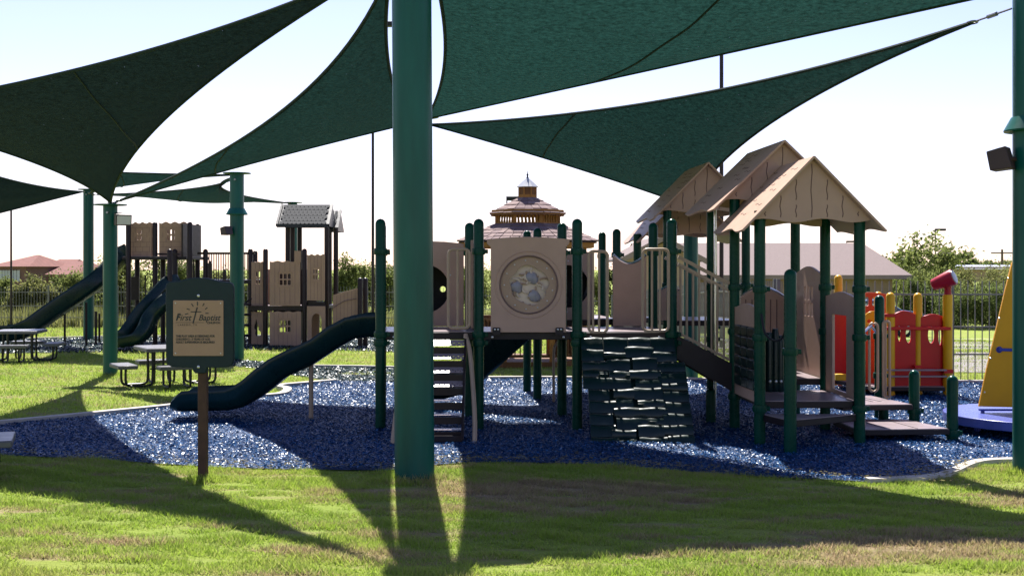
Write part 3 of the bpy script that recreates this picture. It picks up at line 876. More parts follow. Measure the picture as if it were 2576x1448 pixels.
# --- panels with round tunnel mouths
def tunnel_panel(x0, x1, z0, z1, y, cx, cz, r, tl):
    out = [(x0, z0), (x1, z0), (x1, z1 - .03)] + [(x1 - (x1 - x0) * i / 10, z1 - .03 + .03 * math.sin(math.pi * i / 10)) for i in range(1, 10)] + [(x0, z1 - .03)]
    pn = MB().plate(out, [circ(cx, cz, r, 36)], .03, (0, y, 0), (1, 0, 0), (0, 0, 1), .004).build('tunnel_panel', 'tan', PS)
    mb = MB()
    n = 28
    for yy, rr in ((y + .01, r + .004), (y + tl, r + .004), (y + tl, r + .02), (y + .02, r + .02)):
        for k in range(n):
            a = 2 * math.pi * k / n
            mb.v.append((cx + rr * math.cos(a), yy, cz + rr * math.sin(a)))
    for i in range(3):
        for k in range(n):
            mb.f.append((i * n + k, i * n + (k + 1) % n, (i + 1) * n + (k + 1) % n, (i + 1) * n + k))
    tb = mb.build('crawl_tunnel', 'black', pn)
    MB().plate(circ(cx, cz, r + .01, 24), [circ(cx + .15, cz - .02, .036, 14)], .02, (0, y + tl, 0), (1, 0, 0), (0, 0, 1)).build('tunnel_end', 'black', pn)
    for k in range(6):
        a = math.pi / 3 * k + .5
        MB().lathe((cx + (r + .05) * math.cos(a), y - .016, cz + (r + .05) * math.sin(a)), [(.010, 0), (.008, .005), (.002, .007)], 8, axis=(0, -1, 0)).build('bolt', 'bolt', pn)
tunnel_panel(-1.30, -.56, 1.06, 2.03, 13.75, XU(1070, 13.75), ZV(726, 13.75), .28, .9)
tunnel_panel(.40, 1.06, 1.06, 1.95, 15.5, XU(1428, 15.5), ZV(720, 15.5), .28, .8)
# side infill boards seen behind the posts
MB().box((-.43, 13.25, 1.55), (.03, .8, .95)).build('side_panel', 'tan', PS, bevel=.005)
# panel with a sagging chrome rail
xa, xb = 1.17, 1.545
out = [(xa, 1.06), (xb, 1.06), (xb, 1.87)] + [(xb - (xb - xa) * i / 12, 1.87 - .10 * math.sin(math.pi * i / 12)) for i in range(1, 12)] + [(xa, 1.87)]
pn = MB().plate(out, [], .03, (0, 13.76, 0), (1, 0, 0), (0, 0, 1), .004).build('dip_panel', 'tan', PS)
MB().tube([(xb - (xb - xa) * i / 12, 13.75, 1.878 - .10 * math.sin(math.pi * i / 12)) for i in range(13)], .016, 8).build('rail', 'chrome', pn)

# --- handle loops
def loop(u0, u1, v0, v1, y, bars, name='hand_loop', corner=.05):
    x0, x1, z0, z1 = XU(u0, y), XU(u1, y), ZV(v1, y), ZV(v0, y)
    pts = [(p[0], y, p[1]) for p in rrect(x0, z0, x1, z1, corner, 5)]
    o = MB().tube(pts + [pts[0]], .016, 8, cap=False).build(name, 'tan_tube', PS)
    for u in bars:
        x = XU(u, y); MB().tube([(x, y, z0), (x, y, z1)], .012, 8).build('bar', 'tan_tube', o)
    return o
loop(1128, 1181, 627, 825, 12.55, (1151, 1174))
loop(1481, 1528, 632, 835, 12.55, (1492, 1507))
loop(1617, 1682, 627, 832, 12.55, (1640, 1660))
for u, y in ((1181, 12.6), (1528, 12.6)):
    pass
# slanted handrail tubes of the stairs
# --- stairs with tilted perforated treads
st = MB()
stairs_x0, stairs_x1 = -1.10, -.49
N = 8
sr = None
side = []
for s_, xs_ in (('l', stairs_x0), ('r', stairs_x1)):
    # curved tan side rails
    pts = smooth_path([(xs_ + (.0 if s_ == 'r' else 0), 12.6, 1.02), (xs_ + (.05 if s_ == 'r' else -.02), 12.42, .86), (xs_ + (.09 if s_ == 'r' else -.04), 12.15, .55), (xs_ + (.12 if s_ == 'r' else -.06), 11.85, .22), (xs_ + (.125 if s_ == 'r' else -.065), 11.62, -.02)], 4)
    o = MB().tube(pts, .024, 8)
    side.append(o.build('stair_rail', 'tan_tube', PS))
sr = MB().bar((stairs_x0 + .01, 12.58, .93), (stairs_x0 + .01, 11.70, -.02), .02, .16).build('stair_flight', 'brown_metal', PS)
MB().bar((stairs_x1 - .0, 12.58, .93), (stairs_x1 - .0, 11.70, -.02), .02, .16).build('stringer', 'brown_metal', sr)
for k in range(1, N):
    zz = ZD * k / N
    y = 11.68 + (12.60 - 11.68) * k / N
    # riser band and tilted tread
    MB().box(((stairs_x0 + stairs_x1) / 2, y - .035, zz - .055), (stairs_x1 - stairs_x0, .012, .07)).build('riser', 'brown_metal', sr)
    t = MB()
    m_ = 9
    hexs = []
    for i in range(11):
        for j in range(2):
            hexs.append(circ(stairs_x0 + .05 + .052 * i + (.026 if j else 0), .028 + .032 * j, .011, 6))
    q = Vector((0, math.cos(R(24 if k > 3 else 4)), math.sin(R(24 if k > 3 else 4))))
    t.plate([(stairs_x0, 0), (stairs_x1, 0), (stairs_x1, .125 if k > 3 else .09), (stairs_x0, .125 if k > 3 else .09)], hexs, .006, (0, y - .03, zz - .004), (1, 0, 0), q)
    t.build('tread', 'deck', sr)
MB().box(((stairs_x0 + stairs_x1) / 2, 11.64, .04), (stairs_x1 - stairs_x0, .012, .10)).build('riser', 'brown_metal', sr)

# --- wave slide
def trough(path, widthvec, depth, lip, mat, name, parent, wall=.03):
    """open slide: path = list of (bottom point, side height); U-section swept along it"""
    mb = MB()
    n = len(path)
    pr = []
    for i, (p, hgt) in enumerate(path):
        p = Vector(p)
        d = (Vector(path[min(i + 1, n - 1)][0]) - Vector(path[max(i - 1, 0)][0])).normalized()
        s = (widthvec - d * widthvec.dot(d)).normalized()
        up = s.cross(d)
        if up.z < 0: up.negate()
        w = widthvec.length / 2
        sec = [(-w + .004, hgt - .008), (-w - lip * .5, hgt + .004), (-w - lip, hgt - .022), (-w - wall * .6, hgt - .05), (-w - wall * .6, .02), (-w * .8, -.03), (w * .8, -.03), (w + wall * .6, .02), (w + wall * .6, hgt - .05), (w + lip, hgt - .022), (w + lip * .5, hgt + .004), (w - .004, hgt - .008),
               (w - .01, hgt - .03), (w - .04, .10), (w * .6, .045), (-w * .6, .045), (-w + .04, .10), (-w + .01, hgt - .03)]
        for a, b in sec: mb.v.append(tuple(p + s * a + up * b))
    m = 18
    for i in range(n - 1):
        for k in range(m):
            k2 = (k + 1) % m
            mb.f.append((i * m + k, i * m + k2, (i + 1) * m + k2, (i + 1) * m + k))
    mb.f.append(tuple(range(m - 1, -1, -1))); mb.f.append(tuple((n - 1) * m + k for k in range(m)))
    bm = bmesh.new(); me = bpy.data.meshes.new('t'); me.from_pydata(mb.v, [], mb.f); bm.from_mesh(me)
    bmesh.ops.recalc_face_normals(bm, faces=bm.faces); bm.verts.ensure_lookup_table()
    mb.v = [tuple(v.co) for v in bm.verts]; mb.f = [tuple(v.index for v in f.verts) for f in bm.faces]; bm.free(); bpy.data.meshes.remove(me)
    return mb.build(name, mat, parent, sharp=75)
YS = 13.30     # near wall of the slide
prof_v = [(950, 850, 789), (918, 848, 790), (885, 854, 796), (850, 873, 815), (806, 901, 847), (772, 924, 864), (739, 938, 878), (705, 955, 895), (671, 983, 921), (637, 1008, 949), (605, 1026, 968), (570, 1033, 979), (530, 1034, 981), (490, 1035, 981), (455, 1036, 984), (436, 1033, 992), (426, 1028, 1004)]
path = []
for u, vb, vt in prof_v:
    zb = ZV(vb, YS) + .03; zt = ZV(vt, YS)
    path.append(((XU(u, YS), YS + .25, zb), max(.06, (zt - zb))))
slide = trough(path, Vector((0, .50, 0)), .2, .028, 'slide_green', 'slide', PS)
MB().tube([(XU(765, 13.0), 13.45, -.05), (XU(765, 13.0), 13.45, ZV(915, 13.3))], .026, 12).build('support', 'tan_tube', slide)
MB().box((XU(950, YS), YS + .25, 1.25), (.05, .62, .45)).build('entry_hood', 'slide_green', slide, bevel=.02)

# --- climbing wall of moulded stone blocks
cw = MB().add([(.76, 12.62, 1.0), (1.68, 12.62, 1.0), (1.86, 11.86, -.05), (.80, 11.86, -.05)], [(0, 1, 2, 3)])
cwv = MB().hexa([(.80, 11.68, -.05), (1.76, 11.68, -.05), (1.76, 11.80, -.05), (.80, 11.80, -.05), (.76, 12.60, .97), (1.68, 12.60, .97), (1.68, 12.66, .97), (.76, 12.66, .97)])
wall = cwv.build('climbing_wall', 'rock_green', PS)
rb = random.Random(5)
def wall_x(f, t):
    """x of the wall at height fraction f, column fraction t"""
    return (.777 - (.05 if f > .55 else 0)) * (1 - t) + (1.79 - (.08 if f > .80 else 0)) * t
cols = [0, .24, .47, .74, 1]
for ci in range(4):
    zc = [0.0]
    while zc[-1] < .93: zc.append(min(1.0, zc[-1] + rb.uniform(.062, .115)))
    if zc[-1] < 1: zc[-1] = 1.0
    for k in range(len(zc) - 1):
        f0, f1 = zc[k], zc[k + 1]
        f = (f0 + f1) / 2
        ja, jb = (rb.uniform(-.035, .035) if 0 < ci else 0), (rb.uniform(-.035, .035) if ci < 3 else 0)
        x0, x1 = wall_x(f, cols[ci] + ja), wall_x(f, cols[ci + 1] + jb)
        z0 = 1.02 * f0 - .03; z1 = 1.02 * f1 - .03
        y0 = 11.63 + .97 * f0 - rb.uniform(.0, .010); yt = 11.63 + .97 * f1 - rb.uniform(.035, .060); y1 = 11.63 + .97 * f1 + .03
        # the front face is wavy, the ledge on top slopes gently to the front and is rounded off
        m_ = 7; mb = MB(); ph = rb.uniform(0, 6)
        for q in range(m_ + 1):
            x = x0 + (x1 - x0) * q / m_
            wv = .005 * math.sin(ph + q * .9) + .004 * math.sin(ph * 2 + q * 2.1)
            en = .004 * (1 - math.sin(math.pi * q / m_))
            zt = z1 + .004 * math.sin(ph + q * .8)
            mb.v += [(x, y0 + .006 + en, z0), (x, (y0 + yt) / 2 - .010 + wv + en, z0 + (zt - z0) * .5), (x, yt - .010 + wv + en, zt - .024), (x, yt - .004 + wv + en, zt - .013), (x, yt + .022 + wv * .5 + en, zt - .001), (x, y1, zt + .001), (x, y1, z0)]
        for q in range(m_):
            for w_ in range(6): mb.f.append((q * 7 + w_, (q + 1) * 7 + w_, (q + 1) * 7 + w_ + 1, q * 7 + w_ + 1))
        mb.f.append(tuple(range(6, -1, -1))); mb.f.append(tuple(m_ * 7 + w_ for w_ in range(7)))
        mb.build('stone_block', 'rock_green', wall, sharp=60)

# --- slanting stair to the low decks, near guard with balusters
guard = MB().bar((1.77, 12.70, 1.845), (2.34, 12.70, 1.545), .03, .036).build('stair_guard', 'tan_tube', PS)
MB().bar((1.77, 12.70, 1.77), (2.34, 12.70, 1.47), .024, .028).build('rail', 'tan_tube', guard)
MB().bar((1.77, 12.70, 1.035), (2.34, 12.70, .735), .03, .03).build('rail', 'tan_tube', guard)
for k in range(9):
    x = 1.80 + .065 * k
    zt = 1.845 - (x - 1.77) * .526
    MB().tube([(x, 12.70, zt - .81), (x, 12.70, zt - (.0 if k % 2 else .075))], .010, 6).build('baluster', 'tan_tube', guard)
g2 = MB().bar((1.75, 13.65, 1.845), (2.30, 13.65, 1.545), .03, .036).build('stair_guard', 'tan_tube', PS)
for k in range(8):
    x = 1.78 + .072 * k; zt = 1.845 - (x - 1.75) * .545
    MB().tube([(x, 13.65, zt - .81), (x, 13.65, zt)], .010, 6).build('baluster', 'tan_tube', g2)
sf = MB().hexa([(1.72, 12.66, .78), (2.36, 12.66, .40), (2.36, 12.69, .40), (1.72, 12.69, .78), (1.72, 12.66, 1.03), (2.36, 12.66, .70), (2.36, 12.69, .70), (1.72, 12.69, 1.03)]).build('stair_flight', 'deck_edge', PS)
MB().hexa([(1.70, 13.66, .78), (2.33, 13.66, .40), (2.33, 13.69, .40), (1.70, 13.69, .78), (1.70, 13.66, 1.03), (2.33, 13.66, .70), (2.33, 13.69, .70), (1.70, 13.69, 1.03)]).build('stringer', 'deck_edge', sf)
for k in range(4):
    MB().box((1.82 + .16 * k, 13.17, .93 - .115 * k), (.17, .95, .03)).build('tread', 'deck_edge', sf)

# --- gabled tower
rows_ = [(11.60, 2.41, 3.38), (12.70, 2.37, 3.335), (13.85, 2.315, 3.29), (15.40, 2.005, 3.02), (16.60, 1.745, 2.80)]
ztops = [2.28, 2.50, 2.50, 2.50, 2.2]
for (y, xl, xr), zt in zip(rows_, ztops):
    for x in (xl, xr):
        post(PS, x, y, zt, collars=(1.52, 1.05, .36) if y < 13 else (1.5, .9), dome=False)
post(PS, XU(1988, 11.05), 11.05, 1.715, r=.058, collars=(.95,))
post(PS, 4.19, 13.6, 1.416, collars=(.95, .5))
post(PS, 4.25, 12.6, .65, collars=(.22,))
post(PS, 4.395, 11.9, .655, collars=(.08,))
post(PS, 4.08, 13.1, .30)
post(PS, 1.80, 13.2, .6); post(PS, 2.2, 13.2, .4)
deck(PS, [(2.43, 11.62), (3.36, 11.62), (3.32, 12.68), (2.39, 12.68)], .43, .07)
deck(PS, [(2.39, 12.72), (3.31, 12.72), (3.27, 13.83), (2.33, 13.83)], .55, .07)
deck(PS, [(2.03, 15.42), (3.0, 15.42), (2.78, 16.58), (1.77, 16.58)], 1.05, .07)
deck(PS, [(XU(1988, 11.05), 11.08), (3.36, 11.58), (2.43, 11.58)], .31, .07)
deck(PS, [(3.44, 12.42), (4.20, 12.48), (4.02, 13.35), (3.30, 13.35)], .30, .06)
deck(PS, [(3.40, 11.74), (4.34, 11.82), (4.16, 12.56), (3.38, 12.56)], .135, .06)
for k in range(2):
    MB().box((3.66 + .31 * k, 12.16, .1365), (.006, .70, .003), R(8)).build('joint', 'deck_edge', PS)
for k in range(4):
    MB().box((3.62 + .09 * k, 12.98, .3015), (.012, .5, .003), R(12)).build('slot', 'deck_edge', PS)

def wavy(x0, x1, z, amp, n, k, ph=0.0):
    return [(x0 + (x1 - x0) * i / n, z + amp * math.sin(k * math.pi * i / n + ph)) for i in range(n + 1)]
def gable_roof(xa, za, ze, half, y0, y1, dx, mat='tan', gable_drop=.13):
    """ridge runs from (xa,y0) to (xa+dx,y1); two slabs with a wavy lower edge, two gable boards"""
    root = None
    rdir = Vector((dx, y1 - y0, 0)); L = rdir.length; rdir.normalize()
    for s in (-1, 1):
        sl = Vector((s * half, 0, ze - za)); SL = sl.length; sl.normalize()
        low = wavy(0, L, SL, .028, 20, 3, .4 if s < 0 else 2.2)
        out = [(0, 0)] + low + [(L, 0)]
        n_ = rdir.cross(sl)
        o = Vector((xa, y0, za))
        mb = MB().plate(out, [], .022, o, rdir, sl, .003)
        ob = mb.build('roof_panel' if root else 'gable_roof', mat, root or PS, sharp=30)
        if root is None: root = ob
        # moulded shingle marks
        rr = random.Random(int(xa * 100) + s)
        up = n_ if n_.z > 0 else -n_
        gm = MB()
        for q in range(12):
            c0 = rr.uniform(.08, L - .3); c1 = SL * (.1 + .82 * ((q % 8) + rr.random() * .5) / 8)
            pts = [o + rdir * (c0 + .24 * t_) + sl * (c1 + .016 * math.sin(t_ * 6.2)) + up * .012 for t_ in np.linspace(0, 1, 6)]
            gm.tube(pts, .0032, 4)
        gm.build('shingle_marks', 'groove', ob)
    for k, yy in enumerate((y0 + .10, y1 - .10)):
        f = (yy - y0) / (y1 - y0); x = xa + dx * f
        t_ = .92
        zb = ze + gable_drop * (za - ze)
        hw = half * (za - zb) / (za - ze) - .012
        bot = wavy(x - hw, x + hw, zb, .018, 24, 4, .3)
        out = bot + [(x, za - .015)]
        ob = MB().plate(out, [], .025, (0, yy, 0), (1, 0, 0), (0, 0, 1), .003).build('gable_board', mat, root)
        gm = MB()
        for q in range(7):
            gx = x - hw * .78 + hw * 1.56 * q / 6
            zt = za - (abs(gx - x) / half) * (za - ze) - .06
            segs = [(zb + .03, zt)] if q % 2 else [(zb + .03, zb + (zt - zb) * .38), (zb + (zt - zb) * .5, zt)]
            for a_, b_ in segs:
                if b_ - a_ < .03: continue
                gm.tube([(gx + .006 * math.sin(9 * t_), yy - .0125, a_ + (b_ - a_) * t_) for t_ in np.linspace(0, 1, 7)], .005, 4)
        gm.build('plank_marks', 'groove', ob)
    return root
gable_roof(2.895, 2.79, 2.094, .675, 11.42, 12.78, -.06)
gable_roof(2.865, 3.06, 2.345, .735, 12.52, 13.98, -.10)
gable_roof(2.515, 3.07, 2.36, .70, 15.25, 16.50, -.10)
gable_roof(2.46, 2.82, 2.10, .70, 16.42, 17.6, -.12)

# side panels of the tower
def side_panel(name, x0, y0, x1, y1, zb, zt, arch, holes=(), mat='tan', th=.03):
    d = Vector((x1 - x0, y1 - y0, 0)); L = d.length; d.normalize()
    out = [(0, zb), (L, zb)] + [(L - L * i / 12, zt - arch + arch * math.sin(math.pi * i / 12) ** 1.5) for i in range(13)]
    return MB().plate(out, holes(L) if callable(holes) else holes, th, (x0, y0, 0), d, (0, 0, 1), .004).build(name, mat, PS), d, L
pn, d, L = side_panel('rock_panel', 2.425, 11.66, 2.375, 12.64, .40, 1.36, .05)
rb = random.Random(3)
for i in range(6):
    for j in range(3):
        x = .09 + (L - .18) * (j + .5) / 3; zz = .56 + .105 * i
        c = Vector((2.425, 11.66, 0)) + d * x + Vector((-.022, 0, zz)) 
        MB().box(c, (.04, .26, .098 + rb.uniform(0, .005)), math.atan2(d.y, d.x) - math.pi / 2).build('stone_block', 'rock_green', pn, bevel=.014)
        c2 = Vector((2.425, 11.66, 0)) + d * x + Vector((.022, 0, zz))
        MB().box(c2, (.04, .26, .100), math.atan2(d.y, d.x) - math.pi / 2).build('stone_block', 'rock_green', pn, bevel=.014)
def win(L): return [rrect(L * .30 + .13 * i, 1.19 + .18 * j, L * .30 + .13 * i + .085, 1.345 + .18 * j, .02, 2) for i in range(3) for j in range(2)]
side_panel('window_panel', 3.325, 12.76, 3.285, 13.79, .55, 1.74, .08, win)
side_panel('door_panel', 3.375, 11.66, 3.34, 12.64, .43, 1.48, .05, lambda L: [[(L * .3, .47), (L * .78, .47), (L * .78, 1.25), (L * .3, 1.25)]])
# arched barrier with grooves and a chrome rail behind the low deck
y = 13.87
xa, xb = XU(1863, y), XU(1972, y)
arcp = [(xb - (xb - xa) * i / 14, 1.385 + .11 * math.sin(math.pi * i / 14)) for i in range(15)]
pn = MB().plate([(xa, .56), (xb, .56)] + arcp, [], .03, (0, y, 0), (1, 0, 0), (0, 0, 1), .004).build('arched_panel', 'tan', PS)
MB().tube([(a, y - .005, b + .006) for a, b in arcp], .017, 8).build('rail', 'chrome', pn)
for i in range(6):
    x = xa + (xb - xa) * (i + .8) / 7
    MB().tube([(x, y - .016, .6), (x, y - .016, 1.36)], .006, 4).build('groove', 'groove', pn)
arcp = [(1.86 + .30 * i / 10, 1.42 + .07 * math.sin(math.pi * i / 10)) for i in range(11)]
pn = MB().plate([(1.86, 1.06)] + [(2.16, 1.06)] + arcp[::-1], [], .03, (0, 15.2, 0), (1, 0, 0), (0, 0, 1)).build('arched_panel', 'tan', PS)
MB().tube([(a, 15.19, b + .006) for a, b in arcp], .014, 8).build('rail', 'chrome', pn)
# hanging rope bow and talk tubes inside the low tower
MB().tube(smooth_path([(XU(1915, 11.5), 11.5, 1.28), (XU(1925, 11.4), 11.4, 1.10), (XU(1950, 11.25), 11.25, 1.04), (XU(1972, 11.12), 11.12, 1.10), (XU(1982, 11.08), 11.08, 1.28)], 5), .012, 8).build('rope_bow', 'black', PS)
for u, zt in ((1935, 1.06), (1950, 1.10), (1963, 1.03)):
    x = XU(u, 12.3)
    o = MB().lathe((x, 12.3, 0), [(.035, .45), (.05, .50), (.04, .62), (.045, zt - .1), (.03, zt)], 12).build('play_drum', 'slide_green', PS)
    MB().lathe((x, 12.26, .56), [(.018, 0), (.014, .012), (.004, .016)], 8, axis=(0, -1, 0)).build('bolt', 'bolt', o)
# fireman pole and loops at the steps
MB().tube([(XU(1799, 13.6), 13.6, .0), (XU(1799, 13.6), 13.6, 2.45)], .017, 10).build('slide_pole', 'chrome', PS)
loop(2187, 2208, 812, 985, 13.45, ())
loop(2222, 2238, 808, 1000, 13.5, (2228,), corner=.03)
MB().tube([(4.15, 13.55, .98), (4.05, 13.45, 1.08), (3.96, 13.42, 1.0)], .016, 8).build('hand_loop', 'chrome', PS)
# dark scoop slide running down behind the middle deck
path = [((.55, 15.3, 1.02), .30), ((.40, 15.2, .98), .32), ((.15, 15.1, .82), .32), ((-.10, 15.0, .60), .32), ((-.35, 14.95, .38), .32), ((-.60, 14.9, .20), .30), ((-.85, 14.9, .14), .28), ((-1.05, 14.9, .13), .22)]
trough(path, Vector((0, .5, 0)), .2, .03, 'slide_green', 'slide', PS)
# curved tan leg behind the deck posts
MB().tube(smooth_path([(XU(1393, 15.2), 15.2, -.03), (XU(1393, 15.2), 15.2, .62), (XU(1397, 15.2), 15.2, .74), (XU(1406, 15.2), 15.2, .80)], 4), .017, 8).build('bent_leg', 'tan_tube', PS)
# ================================================================== sign
sx, sy = G(509, 1210)
SG = thing('sign', 'dark green rules sign board on a brown post in the foreground grass', 'sign', (sx, sy, 0))
def SU(u): return XU(u, sy)
def SZ(v): return ZV(v, sy)
MB().box((SU(508.5), sy + .03, SZ(1080) / 1), (.074, .06, 1.60)).build('post', 'brown_wood', SG, bevel=.006)
out = [(SU(430), SZ(922)), (SU(582), SZ(922))] + arc(SU(582), SZ(916), .02, -90, 0, 3)
out = []
out += [(SU(523), SZ(921)), (SU(521), SZ(930)), (SU(517), SZ(935)), (SU(496), SZ(935)), (SU(491), SZ(930)), (SU(489), SZ(921))]
out += [(SU(436), SZ(919)), (SU(427), SZ(914)), (SU(423.5), SZ(903)), (SU(423), SZ(722)), (SU(425), SZ(714)), (SU(431), SZ(710.5)), (SU(452), SZ(709)), (SU(465), SZ(705.5)), (SU(482), SZ(701.5)), (SU(503), SZ(700)), (SU(524), SZ(701.5)), (SU(541), SZ(705.5)), (SU(556), SZ(709.5)), (SU(579), SZ(711.5)), (SU(586), SZ(716)), (SU(588), SZ(724)), (SU(588), SZ(905)), (SU(584), SZ(915)), (SU(575), SZ(920))]
bd = MB().plate(out, [], .05, (0, sy - .02, 0), (1, 0, 0), (0, 0, 1), .008).build('board', 'sign_green', SG)
pl = MB().plate(rrect(SU(440.5), SZ(893), SU(565.5), SZ(755), .006, 2), [], .006, (0, sy - .049, 0), (1, 0, 0), (0, 0, 1), .001).build('plate', 'sign_plate', SG)
for u, v in ((503, 743), (503, 921)):
    MB().lathe((SU(u), sy - .045, SZ(v)), [(.012, 0), (.011, .005), (.003, .008)], 12, axis=(0, -1, 0)).build('bolt', 'bolt', bd)
for u, v in ((446, 762), (559, 762), (446, 887), (559, 887)):
    MB().lathe((SU(u), sy - .052, SZ(v)), [(.006, 0), (.005, .003), (.001, .004)], 8, axis=(0, -1, 0)).build('bolt', 'bolt', pl)
ty = sy - .0535
EX, EZ = (1, 0, 0), (0, 0, 1)
tx = MB().text('First', .068, .001, (SU(447), ty, SZ(805)), EX, EZ, .32, wide=.98, bold=.0006).text('F', .085, .001, (SU(445.5), ty - .0004, SZ(805.5)), EX, EZ, .32, wide=.8)
tx.text('Baptist', .068, .001, (SU(503), ty, SZ(805)), EX, EZ, .32, wide=.93, bold=.0006)
tx.text('CHURCH', .022, .001, (SU(525), ty, SZ(813)), EX, EZ, 0, wide=1.15, bold=.0008)
tx.text('L A R E D O ,  T X', .020, .001, (SU(452), ty, SZ(818)), EX, EZ, 0, wide=.98)
tx.bar((SU(446), ty, SZ(810)), (SU(518), ty, SZ(810)), .001, .003)
# cross and rays of the emblem
tx.bar((SU(490), ty, SZ(812)), (SU(500.5), ty, SZ(772)), .001, .010)
tx.bar((SU(484), ty, SZ(783.5)), (SU(511), ty, SZ(783.5)), .001, .007)
for (u0, v0, u1, v1) in ((486, 763, 491, 770), (500.5, 758, 501.5, 768), (518, 762, 514, 769), (474, 775.5, 482, 778), (526, 772.5, 520.5, 777), (478, 787.5, 470, 789.5), (521, 787, 529, 787)):
    tx.bar((SU(u0), ty, SZ(v0)), (SU(u1), ty, SZ(v1)), .001, .0075)
tx.build('lettering', 'ink', pl)
tx = MB()
for i, s_ in enumerate(('THIS PLAY AREA IS DESIGNED FOR', 'CHILDREN 2 - 5 YEARS OF AGE.', 'ADULT SUPERVISION IS REQUIRED')):
    tx.text(s_, .0235, .001, (SU(447), ty, SZ(846.5 + 7.6 * i)), EX, EZ, 0, wide=.86 if i != 1 else .84, bold=.0008)
tx.build('lettering', 'ink', pl)

# ================================================================== picnic tables
def picnic_table(label, x, y, rz, s=1.0, zt=.57, seats=4):
    t = thing('picnic_table', label, 'picnic table', (x, y, 0), 'small square picnic tables')
    def L(px, py, pz):
        c, q = math.cos(rz), math.sin(rz)
        return (x + (px * c - py * q) * s, y + (px * q + py * c) * s, pz)
    def slab(cx, cy, w, d, z, th, name):
        P = []
        for zz in (z - th, z):
            for a, b in ((-1, -1), (1, -1), (1, 1), (-1, 1)): P.append(L(cx + a * w / 2, cy + b * d / 2, zz))
        o = MB().hexa(P).build(name, 'table_edge', t, bevel=.008)
        P = []
        for zz in (z + .0005, z + .006):
            for a, b in ((-1, -1), (1, -1), (1, 1), (-1, 1)): P.append(L(cx + a * w * .485, cy + b * d * .485, zz))
        MB().hexa(P).build('top_sheet', 'table_top', o, bevel=.003)
        return o
    slab(0, 0, .80, .80, zt, .05, 'table_top')
    for k in range(4):
        a = k * math.pi / 2
        ca, sa = math.cos(a), math.sin(a)
        slab(.62 * ca, .62 * sa, .26 if k % 2 == 0 else .60, .60 if k % 2 == 0 else .26, .33, .05, 'seat')
        # two bent tubes carry each seat
        for q in (-.14, .14):
            def RP(r, tt, zz): return L(r * ca - tt * sa, r * sa + tt * ca, zz)
            pts = smooth_path([RP(.62, q, .30), RP(.62, q, .10), RP(.58, q, .03), RP(.46, q, .022), RP(.30, q, .03), RP(.26, q, .12), RP(.26, q, zt - .05)], 4)
            MB().tube(pts, .018, 8).build('leg', 'table_leg', t)
    MB().tube([L(-.26, 0, .25), L(.26, 0, .25)], .012, 6).build('brace', 'table_leg', t)
    MB().tube([L(0, -.26, .252), L(0, .26, .252)], .012, 6).build('brace', 'table_leg', t)
    return t
picnic_table('small picnic table with seats behind the sign board', XU(425, 17.6), 17.6, R(30), 1.05)
picnic_table('small picnic table at the lower end of the long dark slide', XU(50, 22.2), 22.2, R(8), 1.0)
picnic_table('picnic table whose corner shows at the picture edge over blue mulch', -4.83, 9.62, R(20), 1.0)

# ================================================================== red and yellow play house
RS = thing('play_house', 'red and yellow toddler play house with periscope behind the low decks', 'play house', (5.2, 16.6, 0))
def ypost(u, v, y, r=.058):
    return post(RS, XU(u, y), y, ZV(v, y), r=r, mat='yellow')
ypost(2109, 691, 17.2); ypost(2240, 735, 16.0); ypost(2309, 736, 16.1); ypost(2209, 733, 17.0)
x383 = XU(2384, 16.0)
MB().lathe((x383, 16.0, 0), [(.062, -.1), (.062, ZV(741, 16.0))], 20).build('post', 'yellow', RS)
# periscope: tilted flared box with a round lens
pc = W(2374, 706, 16.0)
ax = Vector((1, -.75, .50)).normalized()
o = MB().lathe(pc - ax * .20, [(.040, .03), (.075, .05), (.088, .13), (.112, .32), (.106, .345)], 20, axis=ax).build('periscope', 'maroon', RS)
MB().lathe(pc + ax * .143, [(.09, 0), (.088, .012), (.02, .016)], 20, axis=ax).build('lens', 'grey_globe', o)
MB().lathe((x383, 16.0, ZV(742, 16)), [(.05, 0), (.045, .08), (.06, .16), (.05, .22)], 16).build('neck', 'maroon', o)
def rpanel(u0, u1, vt, vb, y, arch, holes, mat, name='panel'):
    x0, x1, z0, z1 = XU(u0, y), XU(u1, y), ZV(vb, y), ZV(vt, y)
    out = [(x0, z0), (x1, z0)] + [(x1 - (x1 - x0) * i / 12, z1 - arch + arch * math.sin(math.pi * i / 12)) for i in range(13)]
    return MB().plate(out, holes, .03, (0, y, 0), (1, 0, 0), (0, 0, 1), .004).build(name, mat, RS)
def oval(u, v, y, w, h): return circ(XU(u, y), ZV(v, y), w * y / F, 18, h * y / F)
rpanel(2246, 2302, 782, 975, 16.06, .05, [oval(2262, 838, 16.06, 5, 21), oval(2285, 840, 16.06, 8, 23)], 'red')
rpanel(2315, 2378, 790, 975, 16.06, .05, [oval(2342, 842, 16.06, 9, 22), oval(2364, 845, 16.06, 5, 24)], 'red')
rpanel(2150, 2228, 736, 965, 16.9, .02, [rrect(XU(2168, 16.9), ZV(770, 16.9), XU(2186, 16.9), ZV(746, 16.9), .03), rrect(XU(2193, 16.9), ZV(770, 16.9), XU(2211, 16.9), ZV(746, 16.9), .03)], 'orange_red')
rpanel(2085, 2150, 772, 965, 16.9, .03, [], 'red')
rpanel(2178, 2228, 830, 985, 16.4, .0, [], 'orange_red')
y = 16.3
sw = MB().plate(circ(XU(2196, y), ZV(806, y), .125, 28), [circ(XU(2186, y), ZV(808, y), .035, 12), circ(XU(2206, y), ZV(800, y), .035, 12), circ(XU(2200, y), ZV(819, y), .03, 12)], .025, (0, y, 0), (1, 0, 0), (0, 0, 1), .006).build('steering_wheel', 'yellow', RS)
